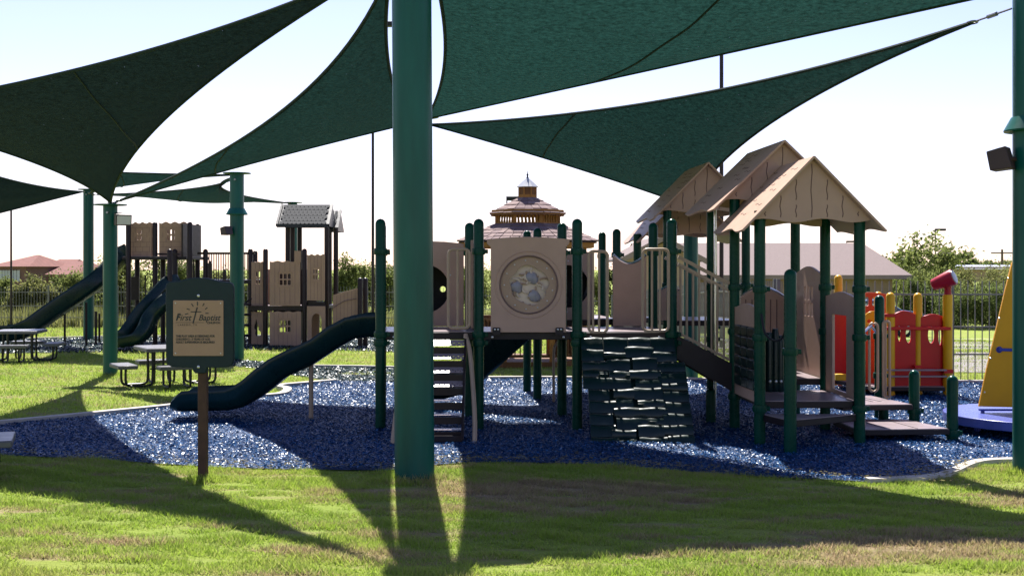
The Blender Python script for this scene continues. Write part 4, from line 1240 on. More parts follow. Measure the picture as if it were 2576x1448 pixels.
for v in (793, 826):
    MB().bar(W(2222 if v > 800 else 2225, v, 15.95), W(2392 if v > 800 else 2256, v, 15.95), .03, .045).build('rail', 'red', RS, bevel=.008)
MB().bar(W(2300, 922, 15.98), W(2318, 922, 15.98), .05, .04).build('clamp', 'red', RS)
MB().bar(W(2372, 933, 15.95), W(2396, 933, 15.95), .08, .05).build('clamp', 'red', RS)
deck(RS, [(XU(2200, 15.9), 15.9), (XU(2378, 15.9), 15.9), (XU(2378, 15.9) + .2, 17.0), (XU(2095, 16.9), 17.0)], ZV(972, 15.9), .06)
MB().box((XU(2115, 16.4), 16.4, ZV(948, 16.4)), (.16, .1, .09)).build('step', 'yellow', RS, bevel=.01)
for v in (930, 946):
    MB().bar(W(2225, v, 15.9), W(2380, v, 15.9), .07, .02).build('ledge', 'deck', RS)

# ================================================================== yellow panel on the blue platform
BP = thing('play_boat', 'tall yellow triangular panel standing on a round blue platform', 'play boat', (5.55, 12.5, 0))
c0 = (5.62, 12.5)
ring = [(c0[0] + 1.05 * math.cos(a), c0[1] + .98 * math.sin(a)) for a in np.linspace(0, 2 * np.pi, 41)[:-1]]
mb = MB(); n = len(ring)
mb.add([(x, y, .11) for x, y in ring] + [(x, y, .205) for x, y in ring], [tuple(range(n, 2 * n)), tuple(reversed(range(n)))] + [(i, (i + 1) % n, n + (i + 1) % n, n + i) for i in range(n)])
mb.build('platform', 'blue_deck', BP, sharp=40, bevel=.008)
for k in range(5):
    a = 2.2 + 1.1 * k
    MB().lathe((c0[0] + .8 * math.cos(a), c0[1] + .75 * math.sin(a), 0), [(.035, -.05), (.035, .115)], 12).build('leg', 'blue', BP)
yy = 12.55
out = [(XU(2463, yy), ZV(1020, yy)), (6.05, ZV(1026, yy)), (5.62, 1.98), (5.52, 2.02), (5.42, 1.98), (XU(2546, yy), ZV(662, yy)), (XU(2528, yy), ZV(735, yy)), (XU(2505, yy), ZV(835, yy)), (XU(2482, yy), ZV(930, yy))]
yp = MB().plate(out, [], .04, (0, yy, 0), (1, 0, 0), (0, 0, 1), .006).build('panel', 'yellow_panel', BP)
for u, v in ((2534, 700), (2512, 800), (2490, 900), (2475, 985)):
    MB().lathe((XU(u, yy), yy - .02, ZV(v, yy)), [(.010, 0), (.008, .005), (.002, .007)], 8, axis=(0, -1, 0)).build('bolt', 'bolt', yp)
MB().tube([W(2512, 879, 12.5), W(2560, 880, 12.5)], .016, 8).build('handle', 'blue', yp)
MB().lathe(W(2514, 879, 12.53), [(.035, 0), (.03, .012), (.015, .03)], 16, axis=(0, -1, 0)).build('handle_flange', 'blue', yp)
MB().bar((XU(2464, yy), yy, .235), (6.05, yy, .235), .06, .02).build('foot_rail', 'blue', BP)
MB().bar((XU(2472, yy), yy, .20), (XU(2472, yy), yy, .24), .03, .03).build('foot', 'blue', BP)

# ================================================================== castle play structure
YC = 26.6
CS = thing('castle_structure', 'brown and tan castle play structure with slides on the far mulch', 'play structure', (-6.5, YC, 0))
def CU(u, y=YC): return XU(u, y)
def CZ(v, y=YC): return ZV(v, y)
def cpost(u, vt, y, r=.055, dome=True):
    return post(CS, XU(u, y), y, ZV(vt, y), r=r, mat='brown_metal', dome=dome)
for u, vt, y in ((323, 562, 26.2), (390, 558, 26.4), (478, 558, 26.2), (497, 563, 27.2), (345, 645, 27.2), (410, 645, 27.2), (427, 626, 25.6), (440, 626, 26.2), (517, 626, 26.6), (630, 625, 26.6), (642, 630, 27.6), (668, 625, 26.4), (766, 625, 26.3), (906, 698, 26.2), (919, 698, 26.4)):
    cpost(u, vt, y)
for u, y in ((724, 26.9), (736, 28.0), (754, 28.2), (822, 26.5), (829, 27.6), (845, 26.9)):
    cpost(u, 572, y, dome=False)
def cpanel(name, u0, u1, vt, vb, y=YC, holes=(), grooves=3, topamp=0.0, mat='castle_tan', stones=False, vslope=0.0):
    x0, x1, z0, z1 = XU(u0, y), XU(u1, y), ZV(vb, y), ZV(vt, y)
    dz = -vslope * y / F
    top = [(x1 - (x1 - x0) * i / 24, z1 + topamp * math.sin(6 * math.pi * i / 24) + dz * (1 - i / 24)) for i in range(25)]
    pn = MB().plate([(x0, z0), (x1, z0)] + top, holes, .03, (0, y, 0), (1, 0, 0), (0, 0, 1), .003).build(name, mat, CS)
    gm = MB()
    def free(x, za, zb):
        for h in holes:
            hx = [p[0] for p in h]; hz = [p[1] for p in h]
            if min(hx) - .01 < x < max(hx) + .01 and not (zb < min(hz) or za > max(hz)): return False
        return True
    if stones:
        rr = random.Random(int(u0))
        nr = 7
        for r_ in range(nr):
            za = z0 + (z1 - z0) * r_ / nr; zb = z0 + (z1 - z0) * (r_ + 1) / nr
            if r_ and free((x0 + x1) / 2, za - .005, za + .005): gm.bar((x0 + .02, y - .0155, za), (x1 - .02, y - .0155, za), .003, .006)
            for k in range(3):
                x = x0 + (x1 - x0) * (k + .5 + (.25 if r_ % 2 else -.1) + rr.uniform(-.05, .05)) / 3
                if free(x, za, zb): gm.bar((x, y - .0155, za), (x, y - .0155, zb), .006, .003, up=(0, 1, 0))
    else:
        for k in range(grooves):
            x = x0 + (x1 - x0) * (k + 1) / (grooves + 1)
            parts = [(z0 + .02, z1 - .03 + dz * (x - x0) / (x1 - x0))]
            hs = [h for h in holes if min(p[0] for p in h) - .03 < x < max(p[0] for p in h) + .03]
            if hs:
                lo = min(p[1] for h in hs for p in h) - .05; hi = max(p[1] for h in hs for p in h) + .05
                parts = [(z0 + .02, lo), (hi, parts[0][1])]
            for za, zb in parts:
                if zb - za > .04: gm.bar((x, y - .0155, za), (x, y - .0155, zb), .007, .003, up=(0, 1, 0))
    if gm.v: gm.build('plank_marks', 'groove', pn)
    return pn
def cwin(u0, u1, v0, v1, y=YC, nx=3, nz=2):
    hs = []
    for i in range(nx):
        for j in range(nz):
            a = u0 + (u1 - u0) * i / nx; b = v0 + (v1 - v0) * j / nz
            hs.append(rrect(XU(a + 1.2, y), ZV(b + (v1 - v0) / nz - 1.2, y), XU(a + (u1 - u0) / nx - 1.2, y), ZV(b + 1.2, y), .02, 3))
    return hs
def cframe(pn, u0, u1, v0, v1, y):
    mb = MB()
    a, b, c, d = XU(u0, y), XU(u1, y), ZV(v1, y), ZV(v0, y)
    for p, q in (((a, c), (b, c)), ((b, c), (b, d)), ((b, d), (a, d)), ((a, d), (a, c))):
        mb.bar((p[0], y - .017, p[1]), (q[0], y - .017, q[1]), .012, .012, up=(0, 1, 0))
    mb.build('window_frame', 'castle_tan', pn)
# left tower
pn = cpanel('tower_panel', 328, 381, 561, 645, 26.4, cwin(344, 358, 576, 605, 26.4, 2, 2), topamp=.02, stones=True)
pn = cpanel('tower_panel', 401, 468, 560, 645, 26.4, cwin(420, 441, 575, 606, 26.4, 3, 2), topamp=.02, stones=True)
for u0, u1 in ((328, 381), (401, 468)):
    cpanel('tower_panel', u0 + 6, u1 + 6, 563, 645, 27.6, cwin(u0 + 26, u0 + 46, 576, 606, 27.6, 2, 2), topamp=.02, stones=True)
deck(CS, [(CU(322), 26.2), (CU(480), 26.2), (CU(496), 27.7), (CU(340), 27.7)], CZ(645), .07)
MB().box(((CU(478) + CU(497, 27.2)) / 2, 26.7, CZ(605)), (.04, 1.0, 0.72), R(-8)).build('side_panel', 'brown_metal', CS)
# bridge with balusters
br = MB().bar((CU(497), 26.6, CZ(637)), (CU(641), 26.6, CZ(637)), .04, .05).build('bridge_rail', 'brown_metal', CS)
for k in range(20):
    u = 520 + 6 * k
    MB().tube([(CU(u), 26.6, CZ(637)), (CU(u), 26.6, CZ(703))], .011, 6).build('baluster', 'brown_metal', br)
for k, (u, vt) in enumerate(((530, 655), (566, 676))):
    MB().plate([(CU(u - 5), CZ(703)), (CU(u + 5), CZ(703)), (CU(u + 5), CZ(vt + 8)), (CU(u), CZ(vt)), (CU(u - 5), CZ(vt + 8))], [], .03, (0, 26.55, 0), (1, 0, 0), (0, 0, 1)).build('bridge_post', 'brown_metal', br)
deck(CS, [(CU(497), 26.5), (CU(642), 26.5), (CU(642), 27.6), (CU(497), 27.6)], CZ(703), .09)
MB().bar((CU(427), 25.7, CZ(640)), (CU(470), 26.0, CZ(640)), .03, .04).build('rail', 'brown_metal', CS)
cl = MB().tube([(CU(462), 26.9, 0), (CU(462), 26.9, CZ(645))], .02, 6).build('ladder', 'brown_metal', CS)
MB().tube([(CU(478), 26.9, 0), (CU(478), 26.9, CZ(645))], .02, 6).build('ladder_rail', 'brown_metal', cl)
for k in range(6):
    MB().tube([(CU(462), 26.9, .25 + .3 * k), (CU(478), 26.9, .25 + .3 * k)], .014, 6).build('rung', 'brown_metal', cl)
pn = MB().box((CU(334), 26.7, CZ(725)), (.22, .04, .52)).build('side_panel', 'brown_metal', CS)
loopb = MB().tube([(p[0], 27.0, p[1]) for p in rrect(CU(352), CZ(760), CU(372), CZ(690), .06, 4)] , .016, 6).build('hand_loop', 'brown_metal', CS)
# leaf shaped climber steps beside the pole
for k in range(4):
    MB().sphere((CU(622, 26), 26.0, CZ(765 + 26 * k, 26)), .10, 10, 6, (1, .8, .3)).build('step_pod', 'brown_metal', CS)
MB().tube(smooth_path([(CU(630, 26), 26.1, CZ(750, 26)), (CU(612, 26), 26.0, CZ(770, 26)), (CU(612, 26), 26.0, CZ(820, 26)), (CU(618, 26), 26.0, -.02)], 4), .02, 6).build('climber_pole', 'brown_metal', CS)
# right castle
pn = cpanel('wall_panel', 633, 663, 659, 768, 26.5, cwin(643, 656, 681, 716, 26.5, 2, 2), 2, .008); cframe(pn, 640, 659, 678, 719, 26.5)
pn = cpanel('wall_panel', 679, 755, 657.5, 768.5, 26.3, cwin(702, 733, 687, 718, 26.3, 3, 2), 5, .012); cframe(pn, 700, 735.5, 683.5, 721, 26.3)
MB().box((CU(749, 26.3), 26.29, CZ(645, 26.3)), (.14, .03, .25)).build('chimney_panel', 'castle_tan', CS)
pn = cpanel('wall_panel', 773, 817, 641, 755, 26.25, cwin(787, 804, 675, 704, 26.25, 3, 2), 4, .014); cframe(pn, 785, 806, 672, 707, 26.25)
liz = [(640, 847), (643, 800), (645.5, 802), (648, 812), (652, 822), (651, 829), (657, 836), (656, 845), (645, 846), (641, 840), (642, 828), (639, 824), (640, 815)]
liz = [(646, 802), (648, 812), (651.5, 822), (650.5, 829), (656.5, 834), (656.5, 843), (653, 846), (643.5, 845), (641.5, 838), (643, 830), (639, 826), (639.5, 819), (642, 812), (643.5, 804)]
pn = cpanel('wall_panel', 633, 663, 784, 869, 26.45, [[(XU(u, 26.45), ZV(v, 26.45)) for u, v in liz]], 1, .006)
pn = cpanel('wall_panel', 679, 757, 784, 876, 26.2, cwin(702, 733, 804, 836, 26.2, 3, 2), 6, .010); cframe(pn, 699.5, 735.5, 801, 839, 26.2)
ar = [(783.5, 853), (783.5, 810)] + [(796.5 - 13 * math.cos(R(a)), 806 - 18 * math.sin(R(a))) for a in range(15, 180, 15)] + [(809.5, 810), (809.5, 853)]
pn = cpanel('door_panel', 773, 818, 770, 861, 26.2, [[(XU(u, 26.2), ZV(v, 26.2)) for u, v in ar]], 0)
MB().box((CU(790, 27.6), 27.6, .45), (.25, .04, .9)).build('side_panel', 'castle_tan', CS)
MB().box((CU(720), 27.7, 1.2), (1.0, .04, 1.0)).build('back_panel', 'brown_metal', CS)
MB().box((CU(645), 27.7, 1.2), (.25, .04, 1.0)).build('back_panel', 'castle_tan', CS)
for u0, u1, v in ((633, 764, 774), (764, 822, 763)):
    MB().box(((CU(u0) + CU(u1)) / 2, 26.4, CZ(v)), (CU(u1) - CU(u0), .10, .10)).build('beam', 'brown_metal', CS)
deck(CS, [(CU(632), 26.5), (CU(822), 26.5), (CU(826), 27.7), (CU(640), 27.7)], CZ(768), .07)
cpanel('ramp_wall', 838, 903, 742, 838, 26.3, (), 6, 0, vslope=-18)
MB().tube(smooth_path([(CU(840), 26.25, CZ(775)), (CU(870), 26.25, CZ(757)), (CU(902), 26.25, CZ(750))], 4), .008, 5).build('moulding', 'groove', CS)
# roof of scalloped tiles
def castle_roof(u0, u1, vr, ve, y, half, cols, rows_n, top_u=0):
    x0, x1, zr, ze = XU(u0, y), XU(u1, y), ZV(vr, y), ZV(ve, y)
    root = MB().hexa([(x0, y - half, ze), (x1, y - half, ze), (x1, y, zr), (x0, y, zr), (x0, y - half, ze + .03), (x1, y - half, ze + .03), (x1, y, zr + .03), (x0, y, zr + .03)]).build('castle_roof', 'castle_roof', CS)
    MB().hexa([(x0, y, zr), (x1, y, zr), (x1, y + half, ze), (x0, y + half, ze), (x0, y, zr + .03), (x1, y, zr + .03), (x1, y + half, ze + .03), (x0, y + half, ze + .03)]).build('roof_slope', 'castle_roof', root)
    sl = Vector((0, half, zr - ze)); SLn = sl.length; sl.normalize()
    nrm = Vector((1, 0, 0)).cross(sl); nrm = nrm if nrm.z > 0 else -nrm
    tw = (x1 - x0 - .10) / cols; th = SLn / (rows_n + .3)
    tile = None
    tl = MB().plate([(-tw * .47, th * 1.05), (-tw * .47, th * .45)] + [(tw * .47 * math.cos(R(a)), th * .45 + th * .42 * math.sin(R(a))) for a in range(190, 351, 20)] + [(tw * .47, th * .45), (tw * .47, th * 1.05)], [], .012, (0, 0, 0), (1, 0, 0), tuple(sl), .002)
    for r_ in range(rows_n):
        for c in range(cols - (r_ % 2)):
            p = Vector((x0 + .05 + tw * (c + .5 + (.5 if r_ % 2 else 0)), y - half, ze + .03)) + sl * (th * r_) + nrm * (.014 + .002 * (r_ % 2))
            if tile is None:
                t2 = MB(); t2.v = [(a + CS.location.x, b + CS.location.y, cc) for a, b, cc in tl.v]; t2.f = tl.f
                tile = t2.build('roof_tile', 'castle_tile', root)
                tile.location = p - CS.location
            else:
                o = tile.copy(); C.objects.link(o); o.parent = root; o.location = p - CS.location
    for x in (x0, x1):
        MB().bar((x, y - half - .01, ze + .02), (x, y, zr + .03), .05, .07).build('barge_board', 'castle_roof', root)
    MB().bar((x0, y - half - .012, ze + .01), (x1, y - half - .012, ze + .01), .04, .08).build('eave_board', 'castle_roof', root)
    MB().add([(x1, y - half, ze), (x1, y + half, ze), (x1, y, zr)], [(0, 1, 2)]).add([(x0, y - half, ze), (x0, y + half, ze), (x0, y, zr)], [(0, 2, 1)]).build('gable_board', 'castle_roof', root)
    return root
castle_roof(710, 836, 518, 571, 27.2, .62, 11, 7)
castle_roof(838, 857, 533, 583, 28.0, .58, 3, 6)
# slides
def cslide(pts, hgt, w):
    pts = smooth_path([W(u, v, y) for u, v, y in pts], 4)
    return trough([(tuple(p), hgt) for p in pts], w, .2, .03, 'slide_green', 'slide', CS)
s1 = cslide([(330, 648, 26.8), (312, 660, 26.7), (285, 692, 26.4), (250, 722, 26.1), (205, 753, 25.9), (165, 780, 25.8), (125, 808, 25.7), (85, 836, 25.6), (45, 851, 25.6), (8, 853, 25.6)], .30, Vector((0, .45, 0)))
for u, v in ((163, 780), (217, 760)):
    x, y, zz = W(u, v, 26.1); MB().tube([(x, y, -.05), (x, y, zz)], .025, 8).build('support', 'brown_metal', s1)
MB().tube([W(241, 783, 25.5), W(241, 866, 25.5)], .028, 8).build('bollard_post', 'brown_metal', CS)
MB().tube([W(250, 788, 25.7), W(250, 860, 25.7)], .024, 8).build('bollard_post', 'brown_metal', CS)
cslide([(438, 722, 25.9), (425, 727, 25.7), (405, 748, 25.5), (383, 772, 25.3), (362, 795, 25.2), (340, 828, 25.1), (320, 850, 25.0), (298, 862, 25.0), (282, 863, 25.0)], .20, Vector((.02, .42, 0)))
cslide([(442, 758, 25.3), (428, 764, 25.2), (408, 780, 25.0), (390, 803, 24.9), (372, 838, 24.7), (350, 860, 24.6), (320, 868, 24.6), (300, 869, 24.6)], .20, Vector((.02, .42, 0)))

# ================================================================== gazebo
YG = 21.6
gx = XU(1327, YG)
GZ = thing('gazebo', 'octagonal cedar gazebo with two tier shingle roof and cupola', 'gazebo', (gx, YG, 0))
def octp(r, zz, rot=22.5): return [(gx + r * math.cos(R(rot + 45 * k)), YG + r * math.sin(R(rot + 45 * k)), zz) for k in range(8)]
sg = YG / F
def roof_tier(r0, z0, r1, z1, rows_n, name):
    """eight facets covered with separate shingles, from eave (r0,z0) to top (r1,z1)"""
    a, b = octp(r0, z0), octp(r1, z1)
    mb = MB(); mb.add(a + b, [(k, (k + 1) % 8, 8 + (k + 1) % 8, 8 + k) for k in range(8)])
    a2 = octp(r0 - .02, z0 - .03); b2 = octp(r1, z1 - .03)
    mb.add(a2 + b2, [(8 + k, 8 + (k + 1) % 8, (k + 1) % 8, k) for k in range(8)])
    root = mb.build(name, 'shingle_b', GZ, sharp=10)
    rr = random.Random(9)
    for k in range(8):
        A, B, D, E = Vector(a[k]), Vector(a[(k + 1) % 8]), Vector(b[(k + 1) % 8]), Vector(b[k])
        if ((A + B) / 2).y > YG + .35 * r0: continue       # facets turned away from the view stay plain
        n_ = (B - A).cross(E - A).normalized(); n_ = n_ if n_.z > 0 else -n_
        for r_ in range(rows_n):
            t0, t1 = r_ / rows_n, min(1.0, (r_ + 1.25) / rows_n)
            L0, L1 = A.lerp(E, t0), B.lerp(D, t0)
            U0, U1 = A.lerp(E, t1), B.lerp(D, t1)
            wl = (L1 - L0).length
            nt_ = max(2, int(round(wl / .17)))
            cuts = [0] + [min(.97, max(.03, (q + rr.uniform(-.18, .18) + (.5 if r_ % 2 else 0) * 0) / nt_)) for q in range(1, nt_)] + [1]
            for q in range(nt_):
                f0, f1 = cuts[q] + .008, cuts[q + 1] - .008
                dn = (A - E).normalized() * rr.uniform(-.008, .012)
                th = .012 + rr.uniform(0, .008)
                p = [L0.lerp(L1, f0) + dn, L0.lerp(L1, f1) + dn, U0.lerp(U1, f1), U0.lerp(U1, f0)]
                mb = MB().hexa([p[0] + n_ * .002, p[1] + n_ * .002, p[2] + n_ * .001, p[3] + n_ * .001, p[0] + n_ * th, p[1] + n_ * th, p[2] + n_ * .004, p[3] + n_ * .004])
                mb.build('shingle', 'shingle_a' if rr.random() < .6 else 'shingle_b', root)
    return root
ze = ZV(611, YG - 1.2); 
roof_tier(1.36, 2.205, .63, 2.52, 5, 'lower_roof')
roof_tier(.735, ZV(535, YG - .6), .16, ZV(497, YG), 4, 'upper_roof')
zc0, zc1 = ZV(563, YG - .55), ZV(538, YG - .55)
for zz, r_, hh, nm in ((zc1 - .005, .70, .09, 'fascia'), (zc0 - .0, .63, .03, 'sill')):
    a, b = octp(r_, zz), octp(r_, zz + hh)
    a2, b2 = octp(r_ - .04, zz), octp(r_ - .04, zz + hh)
    MB().add(a + b + a2 + b2, [(k, (k + 1) % 8, 8 + (k + 1) % 8, 8 + k) for k in range(8)] + [(24 + k, 24 + (k + 1) % 8, 16 + (k + 1) % 8, 16 + k) for k in range(8)] + [(16 + k, 16 + (k + 1) % 8, (k + 1) % 8, k) for k in range(8)] + [(8 + k, 8 + (k + 1) % 8, 24 + (k + 1) % 8, 24 + k) for k in range(8)]).build(nm, 'cedar', GZ, sharp=20)
pts = octp(.60, zc0)
for k in range(8):
    A, B = Vector(pts[k]), Vector(pts[(k + 1) % 8])
    MB().bar(A, A + Vector((0, 0, zc1 - zc0)), .06, .06, up=(0, 1, 0)).build('corner_post', 'cedar', GZ)
    for q in range(1, 7):
        p_ = A.lerp(B, q / 7)
        MB().tube([p_, p_ + Vector((0, 0, .05)), p_ + Vector((0, 0, .09)), p_ + Vector((0, 0, zc1 - zc0))], [.016, .022, .013, .020], 6).build('spindle', 'cedar', GZ)
# cupola
cu0, cu1 = ZV(497, YG), ZV(470, YG)
a, b = octp(.165, cu0 - .03), octp(.165, cu1)
cp = MB().add(a + b, [(k, (k + 1) % 8, 8 + (k + 1) % 8, 8 + k) for k in range(8)]).build('cupola', 'cedar_dark', GZ, sharp=10)
for k in range(8):
    p_ = Vector(octp(.168, cu0)[k]); MB().bar(p_, p_ + Vector((0, 0, cu1 - cu0)), .025, .025, up=(0, 1, 0)).build('corner_post', 'cedar', cp)
MB().add(octp(.175, cu0 - .03) + octp(.175, cu0 + .05), [(k, (k + 1) % 8, 8 + (k + 1) % 8, 8 + k) for k in range(8)]).build('base_board', 'cedar', cp, sharp=10)
mb = MB(); mb.add(octp(.215, cu1 - .005) + octp(.02, ZV(447, YG)), [(k, (k + 1) % 8, 8 + (k + 1) % 8, 8 + k) for k in range(8)] + [tuple(reversed(range(8)))])
mb.build('cupola_roof', 'metal_roof', cp, sharp=10)
MB().lathe((gx, YG, ZV(449, YG)), [(.03, 0), (.012, .04), (.022, .065), (.008, .09), (.004, .135)], 10).build('finial', 'black', cp)
# lower body: fascia, posts, railing, floor
for zz, hh, r_, nm, mt in ((2.09, .10, 1.27, 'fascia', 'cedar'), (.80, .05, 1.10, 'hand_rail', 'cedar_dark'), (.18, .05, 1.10, 'bottom_rail', 'cedar_dark'), (-.05, .16, 1.15, 'floor_skirt', 'cedar_dark')):
    a, b = octp(r_, zz), octp(r_, zz + hh); a2, b2 = octp(r_ - .05, zz), octp(r_ - .05, zz + hh)
    fs = []
    for k in range(8):
        k2 = (k + 1) % 8
        if nm in ('hand_rail', 'bottom_rail') and k == 1: continue
        fs += [(k, k2, 8 + k2, 8 + k), (24 + k, 24 + k2, 16 + k2, 16 + k), (16 + k, 16 + k2, k2, k), (8 + k, 8 + k2, 24 + k2, 24 + k)]
    MB().add(a + b + a2 + b2, fs).build(nm, mt, GZ, sharp=20)
MB().add(octp(1.13, .105), [tuple(range(8))]).build('floor', 'cedar_dark', GZ)
pts = octp(1.08, 0)
for k in range(8):
    A, B = Vector(pts[k]), Vector(pts[(k + 1) % 8])
    MB().bar(A, A + Vector((0, 0, 2.12)), .09, .09, up=(0, 1, 0)).build('column', 'cedar', GZ, bevel=.006)
    if k == 1: continue
    for q in range(1, 9):
        p_ = A.lerp(B, q / 9)
        MB().bar(p_ + Vector((0, 0, .2)), p_ + Vector((0, 0, .82)), .075, .02, up=(B - A)).build('baluster', 'cedar_dark', GZ)
    MB().bar(A.lerp(B, .5) + Vector((0, 0, 2.02)), A.lerp(B, .5) + Vector((0, 0, 2.1)), (B - A).length * .9, .03, up=(0, 1, 0) if abs((B - A).x) < .1 else (0, 1, 0))
# ================================================================== iron fence
picket_me = None
def fence_run(label, pts, posts_every=2.4, step=.11, hgt=1.53, limit=300):
    A, B = Vector((*pts[0], 0)), Vector((*pts[1], 0))
    Lr = (B - A).length; d = (B - A) / Lr
    t = thing('iron_fence', label, 'fence', (A.x, A.y, TZ(A.x, A.y)), 'runs of dark iron picket fence')
    n = int(Lr / posts_every)
    for i in range(n + 1):
        p = A + d * (Lr * i / n); zt = TZ(p.x, p.y)
        MB().box((p.x, p.y, zt + hgt / 2), (.055, .055, hgt + .06)).build('post', 'fence', t)
    for zr in (.40, .82, 1.32):
        mb = MB()
        for i in range(n):
            p, q = A + d * (Lr * i / n), A + d * (Lr * (i + 1) / n)
            mb.bar((p.x, p.y, TZ(p.x, p.y) + zr), (q.x, q.y, TZ(q.x, q.y) + zr), .022, .026)
        mb.build('rail', 'fence', t)
    m = int(Lr / step)
    proto = None
    rest = MB()
    for i in range(m):
        p = A + d * (step * (i + .5)); zt = TZ(p.x, p.y)
        vis = abs(p.x) < p.y * .43 + .3
        if not vis: continue
        if proto is None or limit > 0:
            if proto is None:
                proto = MB().box((p.x, p.y, zt + hgt / 2), (.013, .013, hgt)).build('picket', 'fence', t)
                p0 = Vector((p.x, p.y, zt))
            else:
                c = proto.copy(); C.objects.link(c); c.parent = t; c.location = Vector((p.x, p.y, zt)) - p0
            limit -= 1
        else:
            rest.box((p.x, p.y, zt + hgt / 2), (.013, .013, hgt))
    if rest.v: rest.build('pickets', 'fence', t, kind='stuff')
    return t
fence_run('iron picket fence between the red play house and the car park', ((4.1, 18.35), (9.4, 18.35)))
fence_run('iron picket fence in front of the pink roofed building wall', ((4.08, 18.5), (3.6, 43.0)))
fence_run('long iron picket fence along the far lawn before the shrubs', ((3.4, 43.2), (-22, 43.6)), limit=300)

# ================================================================== pink roofed building
YB = 58.0
zb = TZ(12, 60)
PB = thing('building', 'cream building with a pinkish shingle hip roof beyond the fence', 'building', (12, YB, zb))
def BU(u): return XU(u, YB)
ze, zr = ZV(692, YB), ZV(611, YB + 6)
xl, xr = BU(1640), BU(2258)
MB().box(((xl + xr) / 2, YB + 6.0, (zb + ze) / 2 - .3), (xr - xl, 10.4, ze - zb + .7)).build('wall', 'stucco', PB)
el, er = xl - .6, BU(2293)
y0, y1, ym = YB - .1, YB + 12.1, YB + 6
rf = MB()
RL, RR_ = Vector((el + .2, ym, zr)), Vector((BU(2172) * 1.1, ym, zr))
rf.add([(el, y0, ze), (er, y0, ze), tuple(RR_), tuple(RL)], [(0, 1, 2, 3)])
rf.add([(er, y0, ze), (er, y1, ze), tuple(RR_)], [(0, 1, 2)])
rf.add([(er, y1, ze), (el, y1, ze), tuple(RL), tuple(RR_)], [(0, 1, 2, 3)])
rf.build('roof', 'roof_pink', PB, sharp=5)
fa = MB().box(((el + er) / 2, y0 + .02, ze - .09), (er - el, .06, .20)); fa.box((er - .02, ym, ze - .09), (.06, 12.2, .20))
fa.build('fascia', 'fascia', PB)
MB().add([(el, y0 + .05, ze - .17), (er, y0 + .05, ze - .17), (er, y0 + .9, ze - .17), (el, y0 + .9, ze - .17)], [(3, 2, 1, 0)]).build('soffit', 'fascia', PB)
# cross gable
xg, zg = XU(1668, 55), ZV(598, 55)
hw = XU(1668, 55) - XU(1556, 55); zge = ZV(658, 55)
MB().plate([(xg - hw + .3, zb - .5), (xg + hw - .3, zb - .5), (xg + hw - .3, zge + .1), (xg, zg - .25), (xg - hw + .3, zge + .1)], [], .2, (0, 55.4, 0), (1, 0, 0), (0, 0, 1)).build('gable_wall', 'stucco', PB)
for s in (-1, 1):
    MB().hexa([(xg, 54.9, zg), (xg + s * hw, 54.9, zge), (xg + s * hw, 64, zge), (xg, 64, zg), (xg, 54.9, zg + .12), (xg + s * hw, 54.9, zge + .12), (xg + s * hw, 64, zge + .12), (xg, 64, zg + .12)]).build('gable_roof', 'roof_pink', PB, sharp=5)
    MB().bar((xg, 54.86, zg - .03), (xg + s * hw, 54.86, zge - .03), .06, .22).build('barge_board', 'fascia', PB)
# long low shed far away
SH = thing('shed', 'low grey metal roofed shed among the trees', 'shed', (XU(2470, 110), 110, 0))
MB().box((XU(2470, 110), 113, ZV(690, 110)), (8, 5, 1.4)).build('wall', 'stucco', SH)
MB().hexa([W(2385, 678, 110), W(2560, 678, 110), W(2545, 668, 114), W(2405, 668, 114), W(2385, 676, 110), W(2560, 676, 110), W(2545, 666, 114), W(2405, 666, 114)]).build('roof', 'metal_roof', SH)

# houses on the left
def house(label, u0, u1, ve, vr, y, vb, ridge=(.5, .5), wins=0, roofm='roof_red', wallm='stucco_pink', depth=10):
    x0, x1 = XU(u0, y), XU(u1, y)
    ze, zr, z0 = ZV(ve, y), ZV(vr, y + depth / 2), ZV(vb, y)
    t = thing('house', label, 'house', ((x0 + x1) / 2, y, z0), 'houses beyond the shrubs')
    MB().box(((x0 + x1) / 2, y + depth / 2, (z0 + ze) / 2), (x1 - x0 - .8, depth - .8, ze - z0)).build('wall', wallm, t)
    xa, xb = x0 + (x1 - x0) * ridge[0], x0 + (x1 - x0) * ridge[1]
    mb = MB(); ym = y + depth / 2
    mb.add([(x0, y, ze), (x1, y, ze), (x1, y + depth, ze), (x0, y + depth, ze), (xa, ym, zr), (xb + .01, ym, zr)], [(0, 1, 5, 4), (1, 2, 5), (2, 3, 4, 5), (3, 0, 4), (3, 2, 1, 0)])
    mb.build('roof', roofm, t, sharp=5)
    for k in range(wins):
        x = x0 + .9 + (x1 - x0 - 1.8) * (k + .5) / wins; zz = ze - .75
        w = MB().box((x, y + .39, zz), ((x1 - x0) / wins * .62, .08, 1.0)).build('window', 'fascia', t)
        MB().box((x, y + .345, zz), ((x1 - x0) / wins * .54, .04, .86)).build('pane', 'window_glass', w)
    return t
house('two storey tan house with a row of upper windows', -35, 73, 670, 641, 95, 740, (.60, .66), 7)
house('low house with salmon tiled roof in two steps', 74, 150, 685, 652, 100, 740, (.25, .95))
house('salmon roofed house partly behind the distant pole', 112, 194, 690, 656, 92, 740, (.10, .62))
house('small roof peeking over the shrubs near the pole', 172, 225, 690, 676, 105, 740, (.3, .7))

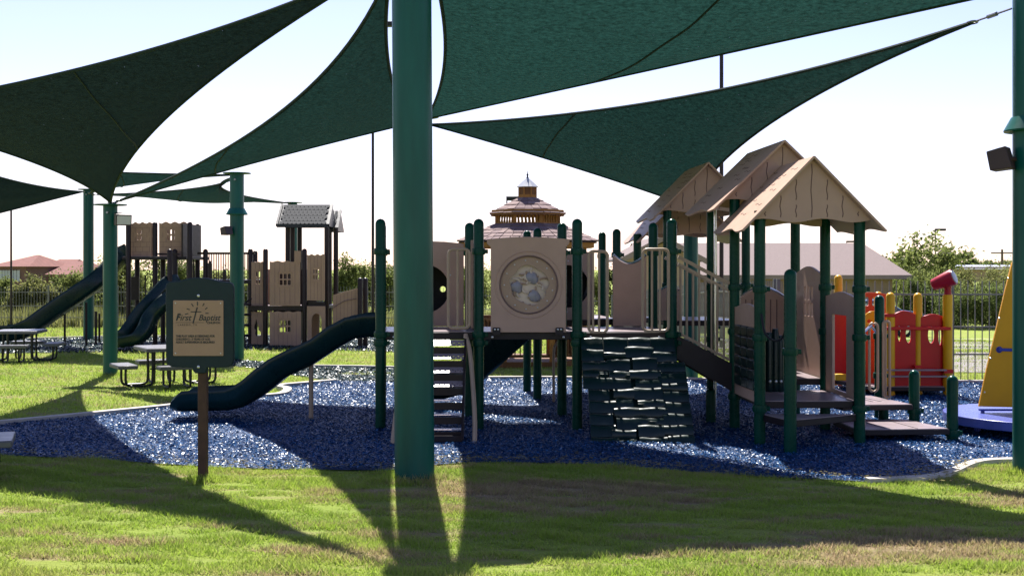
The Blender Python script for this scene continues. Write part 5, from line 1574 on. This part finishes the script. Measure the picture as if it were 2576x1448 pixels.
# ================================================================== street furniture far away
def light_pole(label, u, vb, vt, y, r, head=None):
    x = XU(u, y); z0 = TZ(x, y) - .1; z1 = ZV(vt, y)
    t = thing('light_pole', label, 'light pole', (x, y, z0))
    MB().lathe((x, y, 0), [(r, z0), (r * .85, z1)], 12).build('shaft', 'brown_metal', t)
    if head == 0: return t
    s = head or 1
    MB().box((x + s * .35, y, z1 - .02), (.75, .28, .16)).build('lamp_head', 'black', t, bevel=.02)
    MB().bar((x, y, z1 - .05), (x + s * .2, y, z1 - .02), .05, .05).build('arm', 'brown_metal', t)
    return t
light_pole('tall thin dark pole next to the thick foreground pole', 938, 0, 60, 40, .050)
light_pole('dark pole showing between the two sails above the roofs', 1815, 0, 20, 30, .056)
light_pole('thin dark pole at the left edge before the houses', 28, 0, 470, 42, .038, 0)
light_pole('car park light rising over the spreading tree', 2353, 0, 577, 85, .05, 1)
light_pole('car park light over the pink roof', 2130, 0, 607, 110, .05, 1)
light_pole('lamp with a flat head left of the gazebo roof', 1275, 0, 498, 46, .03, 1)
def utility_pole(label, u, vt, y, arms=2):
    x = XU(u, y); z1 = ZV(vt, y); z0 = TZ(x, y)
    t = thing('utility_pole', label, 'utility pole', (x, y, z0))
    MB().lathe((x, y, 0), [(.16, z0), (.11, z1)], 10).build('shaft', 'bark', t)
    for k in range(arms):
        MB().bar((x - 1.2, y, z1 - .4 - 1.5 * k), (x + 1.2, y, z1 - .4 - 1.5 * k), .12, .14).build('crossarm', 'bark', t)
    return t
utility_pole('wooden power pole with two crossarms above the trees', 2521, 627, 130)
utility_pole('thin power pole far behind the castle', 862, 647, 150, 1)

# parked car seen above the red panels
cx, cy = XU(2175, 49), 49.0
cz = TZ(cx, cy)
CAR = thing('car', 'dark blue car parked beyond the red panels', 'car', (cx, cy, cz))
sec = [(-2.2, .35), (-2.25, .75), (-2.1, .95), (-1.3, 1.02), (-.75, 1.42), (.55, 1.46), (1.25, 1.05), (2.05, .95), (2.25, .7), (2.2, .35)]
MB().plate([(cx + a, cz + b) for a, b in sec], [], 1.75, (0, cy, 0), (1, 0, 0), (0, 0, 1), .08).build('body', 'car_paint', CAR)
for s in (-1, 1):
    MB().plate([(cx - 1.12, cz + 1.03), (cx - .72, cz + 1.36), (cx + .50, cz + 1.39), (cx + 1.02, cz + 1.04)], [], .02, (0, cy + s * .882, 0), (1, 0, 0), (0, 0, 1)).build('window', 'window_glass', CAR)
    for q in (-1.35, 1.35):
        w = MB().lathe((cx + q, cy + s * .78, cz + .33), [(.33, -.1), (.33, .1)], 20, axis=(0, s, 0)).build('tyre', 'rubber', CAR)
        MB().lathe((cx + q, cy + s * .885, cz + .33), [(.2, 0), (.19, .01)], 16, axis=(0, s, 0)).build('rim', 'chrome', w)
for s in (-1, 1):
    MB().box((cx - 2.24, cy + s * .6, cz + .72), (.08, .3, .12)).build('headlight', 'lamp_glass', CAR)

# ================================================================== trees and shrubs
def leaves(center, rad, n, size, clumps, seed, flat=.75):
    r_ = np.random.default_rng(seed)
    cc = r_.normal(0, 1, (clumps, 3)); cc /= np.linalg.norm(cc, axis=1)[:, None]
    cc *= (r_.uniform(.25, 1.0, clumps) ** .6)[:, None]
    cr = r_.uniform(.16, .38, clumps)
    k = r_.integers(0, clumps, n)
    off = r_.normal(0, 1, (n, 3)) * (cr[k] * .6)[:, None]
    p = cc[k] + off
    p = p * np.array(rad) + np.array(center)
    a = r_.normal(0, 1, (n, 3)); a /= np.linalg.norm(a, axis=1)[:, None]
    b = np.cross(a, r_.normal(0, 1, (n, 3))); b /= np.linalg.norm(b, axis=1)[:, None]
    s = size * r_.uniform(.5, 1.4, n)
    V = np.empty((n, 4, 3))
    V[:, 0] = p - a * s[:, None]; V[:, 1] = p + b * s[:, None] * .45; V[:, 2] = p + a * s[:, None]; V[:, 3] = p - b * s[:, None] * .45
    bi = (np.arange(n) * 4)[:, None]
    Fc = np.concatenate([bi + np.array([[0, 1, 2]]), bi + np.array([[0, 2, 3]])], 0)
    rnd = np.clip(r_.uniform(0, 1, n) * .55 + (r_.uniform(0, 1, clumps))[k] * .45, 0, 1)
    return V.reshape(-1, 3), Fc, np.repeat(rnd, 4), cc * np.array(rad) * .9 + np.array(center)
def plant(name, label, cat, x, y, w, h, d, seed, mat, n=3500, size=.10, clumps=26, trunk=.07, low=.0, group=None, skew=0.0):
    z0 = TZ(x, y)
    t = thing(name, label, cat, (x, y, z0), group)
    hc = h * (.5 + low / 2)
    c = (x, y, z0 + h * low + (h * (1 - low)) / 2)
    V, Fc, rn, cc = leaves(c, (w / 2, d / 2, h * (1 - low) / 2), n, size, clumps, seed)
    V = V.copy(); V[:, 0] += skew * (V[:, 2] - z0)
    V[:, 2] = np.maximum(V[:, 2], z0 + .02)
    o = tri_cloud('crown', mat, V - np.array([x, y, z0]), Fc, rn)
    del o['kind']
    o.parent = t
    rr = random.Random(seed)
    mb = MB()
    nst = 3 if low < .2 else 1
    for s in range(nst):
        bx = x + rr.uniform(-.12, .12) * w * (nst > 1)
        fork = Vector((bx + rr.uniform(-.1, .1) * w, y, z0 + h * max(low * .8, .15)))
        mb.tube([(bx, y, z0 - .05), tuple(fork)], [trunk, trunk * .75], 7)
        for q in range(6):
            e = Vector(cc[rr.randrange(len(cc))]); e.x += skew * (e.z - z0)
            mid = fork.lerp(e, .5) + Vector((rr.uniform(-.05, .05) * w, 0, .06 * h))
            mb.tube([fork, mid, e], [trunk * .6, trunk * .4, trunk * .12], 5)
    mb.build('trunk', 'bark', t)
    return t
def put(u, vt, vb, wpx, y):
    """pixel box -> x, width, height at distance y (base on the terrain)"""
    x = XU(u, y); h = ZV(vt, y) - TZ(x, y)
    return x, wpx * y / F, max(.5, h)
x, w, h = put(2305, 594, 0, 185, 68)
plant('mesquite_tree', 'spreading light green mesquite tree beside the pink roof', 'tree', x, 68, w, h, w * .8, 21, 'leaf_mesquite', 3600, .14, 60, .12, .30, skew=.22)
x, w, h = put(2235, 640, 0, 120, 72)
plant('mesquite_tree', 'darker mesquite crown hanging behind the roof corner', 'tree', x, 72, w, h, w * .8, 22, 'leaf_dark', 3200, .15, 30, .12, .25)
x, w, h = put(2432, 640, 0, 90, 120)
plant('mesquite_tree', 'dark round tree beyond the grey shed', 'tree', x, 120, w, h, w, 23, 'leaf_dark', 3200, .22, 26, .15, .3)
x, w, h = put(2515, 652, 0, 95, 140)
plant('mesquite_tree', 'dark tree at the foot of the power pole', 'tree', x, 140, w, h, w, 24, 'leaf_dark', 3000, .24, 26, .15, .3)
SHR = [  # u, top v, width px, distance, material, label
    (2225, 690, 95, 74, 'leaf_dark', 'dense dark shrub right below the roof corner'),
    (2300, 676, 110, 62, 'leaf_mesquite', 'bushy green shrub behind the periscope'),
    (2370, 682, 90, 60, 'leaf_mesquite', 'green shrub just past the periscope'),
    (2435, 684, 100, 61, 'leaf_olive', 'olive shrub below the grey shed roof'),
    (2505, 672, 110, 60, 'leaf_olive', 'tall yellowish shrub by the yellow panel'),
    (2570, 664, 110, 63, 'leaf_olive', 'shrub partly hidden by the pole at the edge'),
    (2302, 715, 80, 57, 'leaf_dark', 'low dark shrub above the right red panel'),
    (2410, 715, 120, 56, 'leaf_dark', 'low dark hedge clump behind the fence gap'),
    (2495, 712, 110, 56, 'leaf_dark', 'low clump behind the top of the yellow panel'),
    (10, 706, 70, 50, 'leaf_mesquite', 'shrub under the two storey house windows'),
    (55, 709, 70, 48, 'leaf_olive', 'pale green shrub left of the fence post'),
    (105, 708, 80, 48, 'leaf_olive', 'yellow green shrub below the salmon roofs'),
    (150, 702, 80, 49, 'leaf_dark', 'grey green shrub at the middle of the brush'),
    (190, 694, 75, 48, 'leaf_mesquite', 'bright shrub left of the distant pole'),
    (265, 652, 90, 50, 'leaf_mesquite', 'tall mesquite shrub between the two poles'),
    (318, 640, 80, 47, 'leaf_olive', 'tall feathery shrub behind the slide top'),
    (372, 652, 90, 46, 'leaf_mesquite', 'leafy shrub under the castle tower'),
    (430, 656, 80, 47, 'leaf_mesquite', 'leafy shrub right of the castle tower post'),
    (485, 668, 70, 48, 'leaf_dark', 'dark shrub behind the castle ladder'),
    (545, 690, 90, 52, 'leaf_olive', 'low shrub behind the castle bridge'),
    (610, 694, 90, 52, 'leaf_mesquite', 'low shrub left of the castle walls'),
    (866, 668, 70, 52, 'leaf_mesquite', 'bushy shrub right of the castle tower'),
    (910, 665, 70, 54, 'leaf_mesquite', 'feathery shrub left of the tall thin pole'),
    (965, 668, 80, 53, 'leaf_mesquite', 'shrub just right of the tall thin pole'),
    (820, 690, 70, 56, 'leaf_dark', 'low dark shrub behind the castle tower posts'),
    (1010, 672, 80, 55, 'leaf_dark', 'shrub just left of the tan tunnel panel'),
    (1185, 668, 90, 60, 'leaf_mesquite', 'shrub seen past the post left of the round window'),
    (1270, 672, 100, 62, 'leaf_olive', 'shrub behind the gazebo'),
    (1470, 670, 90, 60, 'leaf_mesquite', 'shrub seen through the hand loop bars'),
    (1540, 668, 80, 62, 'leaf_dark', 'shrub at the cream gable foot'),
    (700, 690, 100, 56, 'leaf_dark', 'shrub mostly hidden by the castle walls'),
    (760, 684, 90, 54, 'leaf_olive', 'shrub glimpsed through the castle door'),
]
for i, (u, vt, wp, y, mt, lb) in enumerate(SHR):
    x, w, h = put(u, vt, 0, wp, y)
    plant('shrub', lb, 'shrub', x, y, w * 1.15, h * 1.05, w * .9, 100 + i, mt, 6500, .06, 34, .05, .0, 'mesquite shrubs beyond the fence')
# dry tall weeds along the left fence
def weeds():
    n = 26000
    x = rng.uniform(-24, 3, n); y = rng.uniform(43.9, 47.5, n)
    z0 = terrain(x, y); h = rng.uniform(.25, 1.0, n) * (0.6 + .4 * np.sin(x * 1.3) ** 2)
    a = rng.uniform(0, 2 * np.pi, n); w = rng.uniform(.012, .03, n)
    V = np.empty((n, 3, 3))
    V[:, 0] = np.stack([x - np.cos(a) * w, y - np.sin(a) * w, z0], 1); V[:, 1] = np.stack([x + np.cos(a) * w, y + np.sin(a) * w, z0], 1)
    V[:, 2] = np.stack([x + rng.normal(0, .12, n), y + rng.normal(0, .12, n), z0 + h], 1)
    tri_cloud('weeds', 'leaf_olive', V.reshape(-1, 3), np.arange(n * 3).reshape(-1, 3), np.repeat(rng.uniform(0, 1, n), 3), 'tall dry weeds behind the far iron fence')
weeds()
